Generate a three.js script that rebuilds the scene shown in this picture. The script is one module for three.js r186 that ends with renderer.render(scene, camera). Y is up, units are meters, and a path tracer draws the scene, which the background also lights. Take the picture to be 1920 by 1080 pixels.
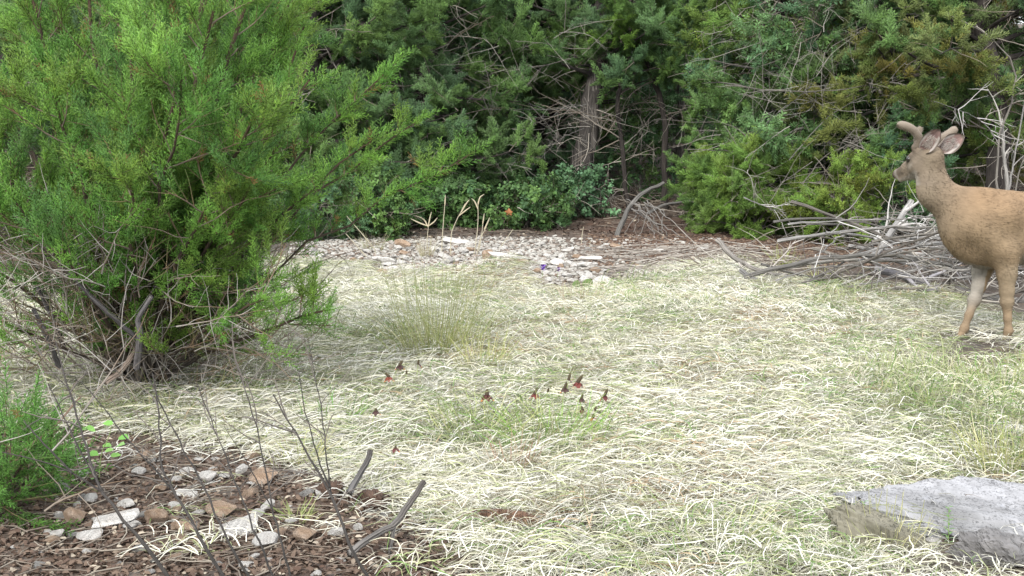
import * as THREE from 'three';
import { mergeGeometries, toCreasedNormals, mergeVertices } from 'three/addons/utils/BufferGeometryUtils.js';
import { ImprovedNoise } from 'three/addons/math/ImprovedNoise.js';

// ---------------------------------------------------------------- camera, sky, sun, exposure
const scene = new THREE.Scene();
const EYE = 1.0, PITCH = 6.3 * Math.PI / 180, FOCAL = 2059;
const camera = new THREE.PerspectiveCamera(29.41, 16 / 9, 0.1, 600);
camera.position.set(0, EYE, 0);
camera.rotation.x = -PITCH;
scene.add(camera);

function makeSky() {                      // an even bright overcast, a little brighter overhead
  const w = 128, h = 64, data = new Float32Array(w * h * 4);
  for (let j = 0; j < h; j++) for (let i = 0; i < w; i++) {
    const el = (j + 0.5) / h * Math.PI - Math.PI / 2, s = Math.sin(el);
    let v = s > 0 ? 0.95 + 0.25 * s : 0.25;
    const k = (j * w + i) * 4;
    data[k] = v * 0.97; data[k + 1] = v * 1.0; data[k + 2] = v * 1.05; data[k + 3] = 1;
    if (s <= 0) { data[k] = 0.2; data[k + 1] = 0.21; data[k + 2] = 0.16; }
  }
  const t = new THREE.DataTexture(data, w, h, THREE.RGBAFormat, THREE.FloatType);
  t.mapping = THREE.EquirectangularReflectionMapping; t.magFilter = THREE.LinearFilter; t.minFilter = THREE.LinearFilter;
  t.needsUpdate = true;
  return t;
}
const sky = makeSky();
scene.background = sky; scene.environment = sky;

const sun = new THREE.DirectionalLight(new THREE.Color(1, 0.95, 0.86), 1.5);
sun.position.set(-8, 17, 14); sun.target.position.set(0, 0, -6);
sun.castShadow = true; sun.shadow.radius = 22; sun.shadow.mapSize.set(2048, 2048);
Object.assign(sun.shadow.camera, { left: -22, right: 22, top: 22, bottom: -22, near: 1, far: 80 });
scene.add(sun, sun.target);

const renderer = new THREE.WebGLRenderer({ antialias: true });
renderer.toneMapping = THREE.LinearToneMapping;
renderer.toneMappingExposure = 2.4;
renderer.shadowMap.enabled = true;

// ---------------------------------------------------------------- small helpers
function mulberry(a) { return () => { a |= 0; a = a + 0x6D2B79F5 | 0; let t = Math.imul(a ^ a >>> 15, 1 | a); t = t + Math.imul(t ^ t >>> 7, 61 | t) ^ t; return ((t ^ t >>> 14) >>> 0) / 4294967296; }; }
let rnd = mulberry(7);
const R = (a, b) => a + (b - a) * rnd();
const gauss = () => { let s = 0; for (let i = 0; i < 4; i++) s += rnd(); return (s - 2) * 1.2; };
const V = (x, y, z) => new THREE.Vector3(x, y, z);
const clamp = (x, a = 0, b = 1) => Math.max(a, Math.min(b, x));
const smooth = (a, b, x) => { const t = clamp((x - a) / (b - a)); return t * t * (3 - 2 * t); };
const lerp = (a, b, t) => a + (b - a) * t;
const mixc = (a, b, t) => [lerp(a[0], b[0], t), lerp(a[1], b[1], t), lerp(a[2], b[2], t)];
const imp = new ImprovedNoise();
const noise = (x, y, z = 0) => imp.noise(x + 37.2, y + 11.7, z + 5.3);
function fbm(x, y, z = 0, oct = 4) { let s = 0, a = 1, n = 0; for (let i = 0; i < oct; i++) { s += a * noise(x, y, z); n += a; a *= 0.5; x *= 2.03; y *= 2.03; z *= 2.03; } return s / n; }
const randDir = () => { const z = R(-1, 1), a = R(0, 6.2832), r = Math.sqrt(1 - z * z); return V(r * Math.cos(a), z, r * Math.sin(a)); };

const FWD = V(0, -Math.sin(PITCH), -Math.cos(PITCH)), UPV = V(0, Math.cos(PITCH), -Math.sin(PITCH));
// the point seen at a place of the photograph, d metres in front of the lens (to lay the site out)
function at(px, py, d) { return V((px - 960) / FOCAL * d, EYE, 0).addScaledVector(FWD, d).addScaledVector(UPV, (540 - py) / FOCAL * d); }
function seenAt(p) { const q = p.clone(); q.y -= EYE; const d = q.dot(FWD); return [960 + q.x / d * FOCAL, 540 - q.dot(UPV) / d * FOCAL, d]; }

// height of the land
function land(x, z) {
  const d = -z;
  const s = Math.max(0, d - 9.3);
  let h = 0.062 * Math.min(s, 3.5) + (s > 3.5 ? 0.1 * Math.min(s - 3.5, 16) : 0) + (s > 19.5 ? 0.2 * Math.min(s - 19.5, 40) : 0);
  h += 0.028 * fbm(x * 0.7, z * 0.7, 0, 3) + 0.012 * noise(x * 3.1, z * 3.1, 2);
  const near = Math.exp(-(((x + 2.2) / 1.7) ** 2 + ((d - 3.3) / 1.2) ** 2));
  h += 0.02 * near * noise(x * 5, z * 5, 9);
  h += 0.07 * Math.exp(-(((x - 2.3) / 1.1) ** 2 + ((d - 8.2) / 0.8) ** 2));
  if (d < 0) h += -0.02 * d * 0;
  return h;
}
function ground(px, py) {                 // where the line of sight through that place meets the land
  const eye = V(0, EYE, 0), dir = at(px, py, 1).sub(eye);
  let d = 0.5;
  for (let i = 0; i < 4000; i++) { const p = eye.clone().addScaledVector(dir, d); if (p.y <= land(p.x, p.z)) { p.y = land(p.x, p.z); return p; } d += 0.01 + d * 0.001; }
  return eye.addScaledVector(dir, 30);
}
const onLand = (x, z, dy = 0) => V(x, land(x, z) + dy, z);

const used = {};
function numbered(name) { const n = used[name] ?? 0; used[name] = n + 1; return n ? `${name}_${String(n).padStart(3, '0')}` : name; }
function tag(o, label, category, group, kind) {
  if (label) o.userData.label = label;
  if (category) o.userData.category = category;
  if (group) o.userData.group = group;
  if (kind) o.userData.kind = kind;
  return o;
}
function thing(name, label, category, group, pos) {
  const o = new THREE.Group(); o.name = numbered(name); if (pos) o.position.copy(pos); scene.add(o);
  return tag(o, label, category, group);
}
function mesh(name, geo, mat, parent) {
  const m = new THREE.Mesh(geo, mat); m.name = parent && parent !== scene ? name : numbered(name);
  m.castShadow = m.receiveShadow = true; (parent || scene).add(m); return m;
}
function scatter(name, geo, mat, parent, list) {     // list of [Matrix4, [r, g, b]]
  const m = new THREE.InstancedMesh(geo, mat, list.length);
  m.name = parent && parent !== scene ? name : numbered(name);
  const c = new THREE.Color();
  list.forEach(([mt, col], i) => { m.setMatrixAt(i, mt); c.setRGB(col[0], col[1], col[2]); m.setColorAt(i, c); });
  m.castShadow = m.receiveShadow = true; (parent || scene).add(m);
  m.userData.kind = 'stuff';
  return m;
}
const _q = new THREE.Quaternion(), _q2 = new THREE.Quaternion(), _y = V(0, 1, 0);
function place(pos, dir, roll, s, sy = s) {          // +y of the shape along dir
  _q.setFromUnitVectors(_y, dir); _q2.setFromAxisAngle(_y, roll); _q.multiply(_q2);
  return new THREE.Matrix4().compose(pos, _q.clone(), V(s, sy, s));
}

class Shape {                                        // collects ribbons, tubes and leaves into one geometry
  constructor() { this.p = []; this.n = []; this.c = []; this.u = []; this.i = []; }
  v(p, n, c, u = 0, w = 0) { this.p.push(p.x, p.y, p.z); this.n.push(n.x, n.y, n.z); this.c.push(c[0], c[1], c[2]); this.u.push(u, w); return this.p.length / 3 - 1; }
  ribbon(pts, w0, w1, side, col, col2 = col) {       // a flat blade that tapers
    const k = pts.length; let prev = -1;
    for (let i = 0; i < k; i++) {
      const t = i / (k - 1), w = lerp(w0, w1, t * t) / 2, tan = pts[Math.min(i + 1, k - 1)].clone().sub(pts[Math.max(i - 1, 0)]).normalize();
      const s = side.clone().addScaledVector(tan, -side.dot(tan)).normalize(), n = s.clone().cross(tan), c = mixc(col, col2, t);
      const a = this.v(pts[i].clone().addScaledVector(s, w), n, c, 0, t), b = this.v(pts[i].clone().addScaledVector(s, -w), n, c, 1, t);
      if (prev >= 0) this.i.push(prev, a, prev + 1, prev + 1, a, b);
      prev = a;
    }
  }
  tube(pts, rad, sides, col, col2 = col, bump = 0) { // rad: number pair or function of t
    const k = pts.length, f = typeof rad === 'function' ? rad : t => lerp(rad[0], rad[1], t);
    let nrm = null, base = this.p.length / 3, len = 0;
    for (let i = 0; i < k; i++) {
      const t = i / (k - 1), tan = pts[Math.min(i + 1, k - 1)].clone().sub(pts[Math.max(i - 1, 0)]).normalize();
      if (!nrm) { nrm = Math.abs(tan.y) < 0.9 ? V(0, 1, 0) : V(1, 0, 0); }
      nrm = nrm.clone().addScaledVector(tan, -nrm.dot(tan)).normalize();
      const bin = tan.clone().cross(nrm), r = f(t), c = mixc(col, col2, t);
      if (i) len += pts[i].distanceTo(pts[i - 1]);
      for (let j = 0; j <= sides; j++) {
        const a = j / sides * 6.28318, n = nrm.clone().multiplyScalar(Math.cos(a)).addScaledVector(bin, Math.sin(a));
        const jj = j % sides, rr = r * (1 + (bump ? bump * noise(pts[i].x * 9 + jj * 3.7, pts[i].y * 9, pts[i].z * 9 + jj) : 0));
        this.v(pts[i].clone().addScaledVector(n, rr), n, c, j / sides * Math.max(r, 0.02) * 6.28, len);
      }
      if (i) for (let j = 0; j < sides; j++) { const a = base + (i - 1) * (sides + 1) + j, b = a + sides + 1; this.i.push(a, a + 1, b, a + 1, b + 1, b); }
    }
    for (const e of [0, k - 1]) {                    // closed ends
      const c = this.v(pts[e], pts[e].clone().sub(pts[e ? e - 1 : 1]).normalize(), e ? col2 : col), o = base + e * (sides + 1);
      for (let j = 0; j < sides; j++) e ? this.i.push(o + j, o + j + 1, c) : this.i.push(o + j + 1, o + j, c);
    }
  }
  needle(p, dir, len, r, col) {                      // a three-sided pointed twig tip
    const a = Math.abs(dir.y) < 0.9 ? V(0, 1, 0) : V(1, 0, 0), s = a.cross(dir).normalize(), b = s.clone().cross(dir), tip = p.clone().addScaledVector(dir, len), o = this.p.length / 3;
    for (let j = 0; j < 3; j++) { const n = s.clone().multiplyScalar(Math.cos(j * 2.094)).addScaledVector(b, Math.sin(j * 2.094)); this.v(p.clone().addScaledVector(n, r), n, col); }
    this.v(tip, dir, col);
    this.i.push(o + 1, o, o + 3, o + 2, o + 1, o + 3, o, o + 2, o + 3);
  }
  leaf(p, dir, up, len, wid, col, fold = 0.25) {     // a pointed oval leaf, folded along its rib and bent
    const s = dir.clone().cross(up).normalize(), n = s.clone().cross(dir).normalize();
    const q = (t, w, h) => p.clone().addScaledVector(dir, t * len).addScaledVector(s, w * wid).addScaledVector(n, h * len);
    const a = this.v(q(0, 0, 0), n, col), b = this.v(q(0.5, 0, -0.02), n, col), c = this.v(q(1, 0, -0.14), n, col);
    const nl = n.clone().addScaledVector(s, -fold).normalize(), nr = n.clone().addScaledVector(s, fold).normalize();
    const l1 = this.v(q(0.25, -0.42, fold * 0.22), nl, col), l2 = this.v(q(0.65, -0.4, fold * 0.16), nl, col), r1 = this.v(q(0.25, 0.42, fold * 0.22), nr, col), r2 = this.v(q(0.65, 0.4, fold * 0.16), nr, col);
    this.i.push(a, b, l1, l1, b, l2, l2, b, c, a, r1, b, r1, r2, b, r2, c, b);
  }
  build() {
    const g = new THREE.BufferGeometry();
    g.setAttribute('position', new THREE.Float32BufferAttribute(this.p, 3)); g.setAttribute('normal', new THREE.Float32BufferAttribute(this.n, 3));
    g.setAttribute('color', new THREE.Float32BufferAttribute(this.c, 3)); g.setAttribute('uv', new THREE.Float32BufferAttribute(this.u, 2)); g.setIndex(this.i);
    return g;
  }
}
function bent(pts, n, wob = 0) {                     // a smooth line through points, with a slight wobble
  const c = new THREE.CatmullRomCurve3(pts), out = [];
  const L = c.getLength();
  for (let i = 0; i <= n; i++) { const p = c.getPoint(i / n); if (wob && i && i < n) p.add(randDir().multiplyScalar(wob * L)); out.push(p); }
  return out;
}
function grow(p, dir, len, n, wander, lift) {        // a free-growing twig
  const pts = [p.clone()], d = dir.clone(), q = p.clone();
  for (let i = 0; i < n; i++) { d.addScaledVector(randDir(), wander); d.y += lift; d.normalize(); q.addScaledVector(d, len / n); pts.push(q.clone()); }
  return pts;
}

// ---------------------------------------------------------------- textures (grain, relief, stains only)
function texture(w, h, fn, srgb) {
  const data = new Uint8Array(w * h * 4);
  for (let j = 0; j < h; j++) for (let i = 0; i < w; i++) { const c = fn(i / w, j / h), k = (j * w + i) * 4; data[k] = 255 * clamp(c[0]); data[k + 1] = 255 * clamp(c[1]); data[k + 2] = 255 * clamp(c[2]); data[k + 3] = 255; }
  const t = new THREE.DataTexture(data, w, h); t.wrapS = t.wrapT = THREE.RepeatWrapping; t.magFilter = THREE.LinearFilter; t.minFilter = THREE.LinearMipmapLinearFilter; t.generateMipmaps = true;
  if (srgb) t.colorSpace = THREE.SRGBColorSpace; t.needsUpdate = true; return t;
}
function tiled(u, v, f, oct, sx = 1, sy = 1, z = 0) { // noise that repeats without a seam
  let s = 0, a = 1, n = 0;
  for (let o = 0; o < oct; o++) {
    const k = f * 2 ** o, x = u * k * sx, y = v * k * sy, X = k * sx, Y = k * sy;
    const g = (dx, dy) => noise(x - dx, y - dy, z + o * 7);
    s += a * lerp(lerp(g(0, 0), g(X, 0), u), lerp(g(0, Y), g(X, Y), u), v); n += a; a *= 0.55;
  }
  return s / n;
}
const grey = v => [v, v, v];
const TX = {
  barkBump: texture(256, 256, (u, v) => grey(0.5 + 0.9 * tiled(u, v, 8, 3, 2.5, 0.35) + 0.2 * tiled(u, v, 24, 2))),
  barkTone: texture(256, 256, (u, v) => grey(0.72 + 0.55 * tiled(u, v, 6, 4, 2.5, 0.4, 3)), true),
  soilBump: texture(512, 512, (u, v) => grey(0.5 + 0.8 * tiled(u, v, 10, 5))),
  soilTone: texture(512, 512, (u, v) => { const a = tiled(u, v, 6, 6, 1, 1, 4), b = tiled(u, v, 30, 3, 1, 1, 9), s = Math.max(0, b - 0.18) * 1.6; return [0.68 + 0.5 * a + s, 0.68 + 0.45 * a + s, 0.68 + 0.4 * a + s]; }, true),
  rockBump: texture(512, 512, (u, v) => { const a = tiled(u, v, 5, 6); const p = tiled(u, v, 26, 3, 1, 1, 5); return grey(0.5 + 0.7 * a - Math.max(0, p - 0.1) * 1.4); }),
  rockTone: texture(512, 512, (u, v) => { const a = tiled(u, v, 4, 6, 1, 1, 2), p = tiled(u, v, 20, 3, 1, 1, 5), k = 0.94 + 0.4 * a - Math.max(0, p - 0.12) * 1.1; return [k, k * 0.995, k * 0.98]; }, true),
  coatBump: texture(256, 256, (u, v) => grey(0.5 + 0.8 * tiled(u, v, 10, 3, 0.6, 3))),
};
TX.barkBump.repeat.set(2.5, 1.6); TX.barkTone.repeat.set(2.5, 1.6);

const std = (o) => new THREE.MeshStandardMaterial({ vertexColors: true, side: THREE.DoubleSide, roughness: 0.95, metalness: 0, ...o });
const phys = (o) => new THREE.MeshPhysicalMaterial({ vertexColors: true, side: THREE.DoubleSide, roughness: 0.9, metalness: 0, ...o });
const M = {
  ground: std({ map: TX.soilTone, bumpMap: TX.soilBump, bumpScale: 0.02 }),
  straw: phys({ roughness: 0.75, transmission: 0.14, thickness: 0, specularIntensity: 0.3 }),
  leaf: phys({ roughness: 0.85, transmission: 0.3, thickness: 0, specularIntensity: 0.35 }),
  gloss: phys({ roughness: 0.6, transmission: 0.25, thickness: 0, specularIntensity: 0.5 }),
  bark: std({ map: TX.barkTone, bumpMap: TX.barkBump, bumpScale: 0.02 }),
  twig: std({}),
  rock: std({ map: TX.rockTone, bumpMap: TX.rockBump, bumpScale: 0.02 }),
  petal: phys({ roughness: 0.7, transmission: 0.3, thickness: 0 }),
  flake: std({ roughness: 1 }),
};
// ---------------------------------------------------------------- the land
// how thick the dry grass lies, and how green it is, for a spot of the clearing
const bumpAt = (px, py, cx, cy, rx, ry) => Math.exp(-(((px - cx) / rx) ** 2 + ((py - cy) / ry) ** 2));
function line(px, pts) { for (let i = 1; i < pts.length; i++) if (px <= pts[i][0]) { const t = (px - pts[i - 1][0]) / (pts[i][0] - pts[i - 1][0]); return lerp(pts[i - 1][1], pts[i][1], clamp(t)); } return pts[pts.length - 1][1]; }
const TOP_EDGE = [[-900, 530], [300, 530], [480, 502], [620, 512], [720, 522], [850, 528], [950, 510], [1010, 545], [1180, 540], [1260, 512], [1380, 510], [1500, 545], [1640, 560], [1740, 548], [1840, 600], [2000, 610], [2800, 620]];
const SOIL_EDGE = [[-900, 780], [0, 800], [180, 790], [330, 810], [450, 838], [580, 878], [680, 912], [760, 955], [840, 1005], [900, 1060], [1000, 1200], [2800, 1700]];
function cover(x, z) {
  const [px, py, d] = seenAt(V(x, 0, z)); if (d < 0.5) return [0.7, 0.3, 0.3];
  const w = 40 * fbm(x * 2.2, z * 2.2, 1, 3);
  let k = smooth(-8, 12, py + w * 0.35 - line(px, TOP_EDGE));
  k *= 1 - 0.985 * smooth(-30, 22, py + w * 1.2 - line(px, SOIL_EDGE)) * (px < 1100 ? 1 : 0);
  k *= 1 - 0.72 * smooth(1600, 1690, px + w) * smooth(912, 940, py);
  const right = smooth(1620, 1800, px + w) * smooth(640, 700, py + w);
  k *= 1 - 0.55 * right;
  k *= 1 - 0.75 * bumpAt(px, py, 1080, 545, 120, 22) - 0.5 * bumpAt(px, py, 1740, 620, 90, 24) - 0.95 * bumpAt(px, py, 1840, 660, 130, 40) - 0.5 * bumpAt(px, py, 790, 655, 60, 20);
  let g = 0.22 + 0.9 * fbm(x * 1.3, z * 1.3, 8, 3);
  for (const [cx, cy, rx, ry, a] of [[1030, 820, 130, 55, 0.8], [880, 800, 70, 40, 0.4], [1850, 730, 190, 60, 1.1], [1690, 740, 110, 50, 0.8], [1570, 575, 60, 25, 0.6], [1230, 560, 90, 40, 0.4], [700, 760, 90, 60, 0.3], [560, 640, 100, 50, 0.3], [650, 900, 80, 60, 0.5], [1870, 840, 90, 70, 0.8], [1350, 990, 120, 40, 0.4], [830, 620, 130, 60, 0.4], [1640, 990, 130, 50, 0.5], [300, 720, 260, 60, 0.5]]) g += a * bumpAt(px, py, cx, cy, rx, ry);
  let o = 0.03 + 0.4 * Math.max(0, fbm(x * 1.7, z * 1.7, 20, 3));
  for (const [cx, cy, rx, ry, a] of [[960, 640, 120, 40, 0.5], [1480, 620, 200, 40, 0.4], [1330, 720, 120, 30, 0.4], [1280, 920, 150, 50, 0.6], [960, 990, 120, 40, 0.5], [950, 525, 120, 20, 0.5]]) o += a * bumpAt(px, py, cx, cy, rx, ry);
  return [clamp(k), clamp(g), clamp(o), right];
}
{
  const lines = (fine0, fine1, step, lo, hi) => { const a = []; for (let x = fine0; x <= fine1 + 1e-6; x += step) a.push(x); let s = step; while (a[a.length - 1] < hi) { s *= 1.25; a.push(a[a.length - 1] + s); } s = step; while (a[0] > lo) { s *= 1.25; a.unshift(a[0] - s); } return a; };
  const xs = lines(-4.5, 4.5, 0.05, -180, 180), zs = lines(-15, -1.6, 0.05, -220, 60);
  const s = new Shape(), up = V(0, 1, 0);
  const soil = [0.125, 0.075, 0.052], litter = [0.15, 0.115, 0.085], pale = [0.44, 0.4, 0.35], straw = [0.11, 0.095, 0.06], red = [0.17, 0.085, 0.055];
  for (const z of zs) for (const x of xs) {
    const y = land(x, z), d = -z; let c = mixc(soil, litter, clamp(0.5 + fbm(x, z, 3, 3)));
    const [k, g] = cover(x, z);
    const [px, py] = d > 1 ? seenAt(V(x, y, z)) : [0, 2000];
    c = mixc(c, straw, k * 0.85);
    const rocky = smooth(9.0, 10, d) * (1 - smooth(12.2, 13.2, d)) * (1 - smooth(0.6, 1.8, x)) * smooth(-4.5, -2.6, x);
    c = mixc(c, pale, rocky * 0.5 * clamp(0.8 + fbm(x * 3, z * 3, 1, 3)));
    c = mixc(c, red, smooth(10.5, 11.5, d) * (1 - smooth(13.5, 15, d)) * smooth(0, 1.5, x) * 0.8);
    c = mixc(c, pale, 0.6 * Math.max(0, fbm(x * 6, z * 6, 5, 3)));
    s.v(V(x, y, z), up, c, x / 0.9, z / 0.9);
  }
  const w = xs.length;
  for (let j = 0; j + 1 < zs.length; j++) for (let i = 0; i + 1 < w; i++) { const a = j * w + i; s.i.push(a, a + w, a + 1, a + 1, a + w, a + w + 1); }
  const g = s.build(); g.computeVertexNormals();
  tag(mesh('ground', g, M.ground), 'brown stony soil of the clearing and the wood', null, null, 'structure');
}

// dry grass: a mat of long curled blades (nobody could count them)
const STRAW = { white: [0.645, 0.632, 0.562], straw: [0.535, 0.512, 0.4], olive: [0.31, 0.34, 0.18], green: [0.15, 0.25, 0.075], tan: [0.4, 0.3, 0.2], brown: [0.2, 0.145, 0.09] };
function matClump(n, lie, colors) {
  const s = new Shape();
  for (let b = 0; b < n; b++) {
    const a = gauss() * 0.9 + (rnd() < 0.55 ? R(0, 6.28) : 0), len = rnd() < 0.07 ? R(0.24, 0.36) : R(0.06, 0.22), curl = gauss() * 6.5, top = lie ? R(0.002, 0.04) * (0.4 + len * 2) : R(0.3, 0.65) * len, k = 7;
    const p = V(gauss() * 0.12, R(-0.01, lie ? 0.035 : 0), gauss() * 0.12), pts = []; let an = a;
    let x = p.x, z = p.z;
    for (let i = 0; i <= k; i++) {
      const t = i / k;
      pts.push(V(x, p.y + (lie ? top * Math.sin(Math.min(t * 1.15, 1) * 3.1416) : top * (1 - (1 - t) ** 2) - 0.3 * top * t ** 4), z));
      an += curl * len / k * 1.6 + gauss() * 0.34; const st = len / k * (lie ? 1 : 0.15 + 0.7 * t); x += Math.cos(an) * st; z += Math.sin(an) * st;
    }
    const c = colors[Math.floor(rnd() * colors.length)], v = R(0.75, 1.12);
    s.ribbon(pts, R(0.0022, 0.0037), 0.0012, rnd() < 0.6 ? V(-Math.sin(a), R(0, 1.2), Math.cos(a)) : randDir(), c.map(q => q * v));
  }
  return s.build();
}
{
  rnd = mulberry(11);
  const S = STRAW;
  const kinds = [
    [matClump(46, true, [S.white, S.white, S.straw, S.straw, S.white, S.olive]), []],
    [matClump(46, true, [S.white, S.straw, S.olive, S.straw, S.white]), []],
    [matClump(44, true, [S.straw, S.olive, S.olive, S.green, S.white]), []],
    [matClump(44, true, [S.straw, S.tan, S.white, S.tan, S.brown]), []],
    [matClump(34, false, [S.olive, S.green, S.olive, S.straw]), []],
    [matClump(40, true, [S.white, S.straw, S.straw, S.white]), []],
  ];
  const mt = () => new THREE.Matrix4();
  let tries = 0;
  while (tries++ < 30500) {
    const d = Math.sqrt(R(2.1 ** 2, 11.2 ** 2)), x = R(-0.72, 0.85) * d, z = -d;
    const [k, g, o, right] = cover(x, z);
    if (rnd() > k * (d > 6 ? 1 : 0.92)) continue;
    { const q = seenAt(V(x, 0, z)); if (q[0] > 1765 && q[0] < 1960 && q[1] > 600 && q[1] < 712 && rnd() < 0.66) continue; }
    const flow = 5 * fbm(x * 0.55, z * 0.55, 14, 2) + gauss() * 0.5;
    let kind = rnd() < 0.5 ? 0 : rnd() < 0.6 ? 1 : 5;
    if (rnd() < g * 0.85) kind = 2; if (rnd() < o * 0.6) kind = 3; if (rnd() < Math.max(0, g - 0.5) * 0.5) kind = 4;
    const sc = R(0.75, 1.25) * lerp(0.72, 1, smooth(2.5, 5, d)), b = R(0.85, 1.12);
    kinds[kind][1].push([mt().compose(onLand(x, z, R(-0.005, 0.012)), new THREE.Quaternion().setFromEuler(new THREE.Euler(R(-0.07, 0.07), flow, R(-0.07, 0.07))), V(sc, sc * R(0.7, 1.3), sc)), [b, b, b * R(0.94, 1.04)]]);
  }
  const g = thing('dry_grass', 'pale dry and yellow green grass lying matted over the whole clearing', null, null, V(0, 0, 0)); g.userData.kind = 'stuff';
  for (const [geo, list] of kinds) if (list.length) scatter('grass_blades', geo, M.straw, g, list);
}
// ---------------------------------------------------------------- foliage shapes
// a feathery juniper sprig along +y, about 10 cm: an axis, side twigs and short scaly tips
function juniperSprig(seed, len = 0.1, tips = 4, r = 0.0015, hue = 0) {
  const keep = rnd; rnd = mulberry(seed);
  const s = new Shape(), axis = grow(V(0, 0, 0), V(0, 1, 0), len, 6, 0.12, 0.02);
  const wood = [0.16, 0.12, 0.06];
  s.tube(axis, [r * 0.9, r * 0.5], 3, wood, [0.12, 0.2, 0.05]);
  const curve = new THREE.CatmullRomCurve3(axis), n = Math.round(len / 0.0062);
  for (let i = 1; i <= n; i++) {
    const t = i / n, p = curve.getPoint(t), tan = curve.getTangent(t), a = i * 2.4 + R(-0.4, 0.4);
    const side = V(Math.cos(a), 0, Math.sin(a)), d = tan.clone().multiplyScalar(0.8).addScaledVector(side, R(0.6, 1)).normalize();
    const L = len * 0.36 * (1 - 0.55 * t) * R(0.7, 1.2);
    const v = R(0.8, 1.2), c = [1.0 * v, 1.0 * v, 1.0 * v];
    s.needle(p, d, L, r * 1.05, c);
    for (let j = 0; j < tips; j++) {
      const q = p.clone().addScaledVector(d, L * R(0.2, 0.9)), e = d.clone().addScaledVector(randDir(), 0.6); e.y += 0.25; e.normalize();
      const w = v * R(0.85, 1.2); s.needle(q, e, L * R(0.3, 0.6), r, [w, w, w]);
    }
  }
  rnd = keep; const g = s.build(); return g;
}
// a twig of small broad leaves
function leafyTwig(seed, len, n, leafLen, leafWid, spread = 1) {
  const keep = rnd; rnd = mulberry(seed);
  const s = new Shape(), axis = grow(V(0, 0, 0), V(0, 1, 0), len, 6, 0.2, 0), curve = new THREE.CatmullRomCurve3(axis);
  s.tube(axis, [0.002, 0.001], 3, [1.2, 0.6, 0.5]);
  for (let i = 0; i < n; i++) {
    const t = lerp(0.12, 1, i / (n - 1)), p = curve.getPoint(t), a = i * 2.4 + R(-0.5, 0.5);
    const d = curve.getTangent(t).multiplyScalar(0.5).add(V(Math.cos(a), R(-0.2, 0.3), Math.sin(a)).multiplyScalar(spread)).normalize(), v = R(0.75, 1.25);
    const L = leafLen * R(0.7, 1.2); p.addScaledVector(d, 0.004);
    s.leaf(p, d, V(R(-0.5, 0.5), 1, R(-0.5, 0.5)).normalize(), L, leafWid * L / leafLen, [v, v, v]);
  }
  rnd = keep; return s.build();
}
const SPRIG = [juniperSprig(1), juniperSprig(2, 0.12), juniperSprig(3, 0.085, 5)];
const SPRAY = [juniperSprig(4, 0.2, 5, 0.0034), juniperSprig(5, 0.24, 6, 0.0036)];
const OAK = [leafyTwig(6, 0.16, 15, 0.046, 0.021), leafyTwig(7, 0.2, 18, 0.042, 0.018)];
const BRIAR = [leafyTwig(8, 0.22, 11, 0.06, 0.048, 1.3), leafyTwig(9, 0.16, 9, 0.055, 0.042, 1.3)];

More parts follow.
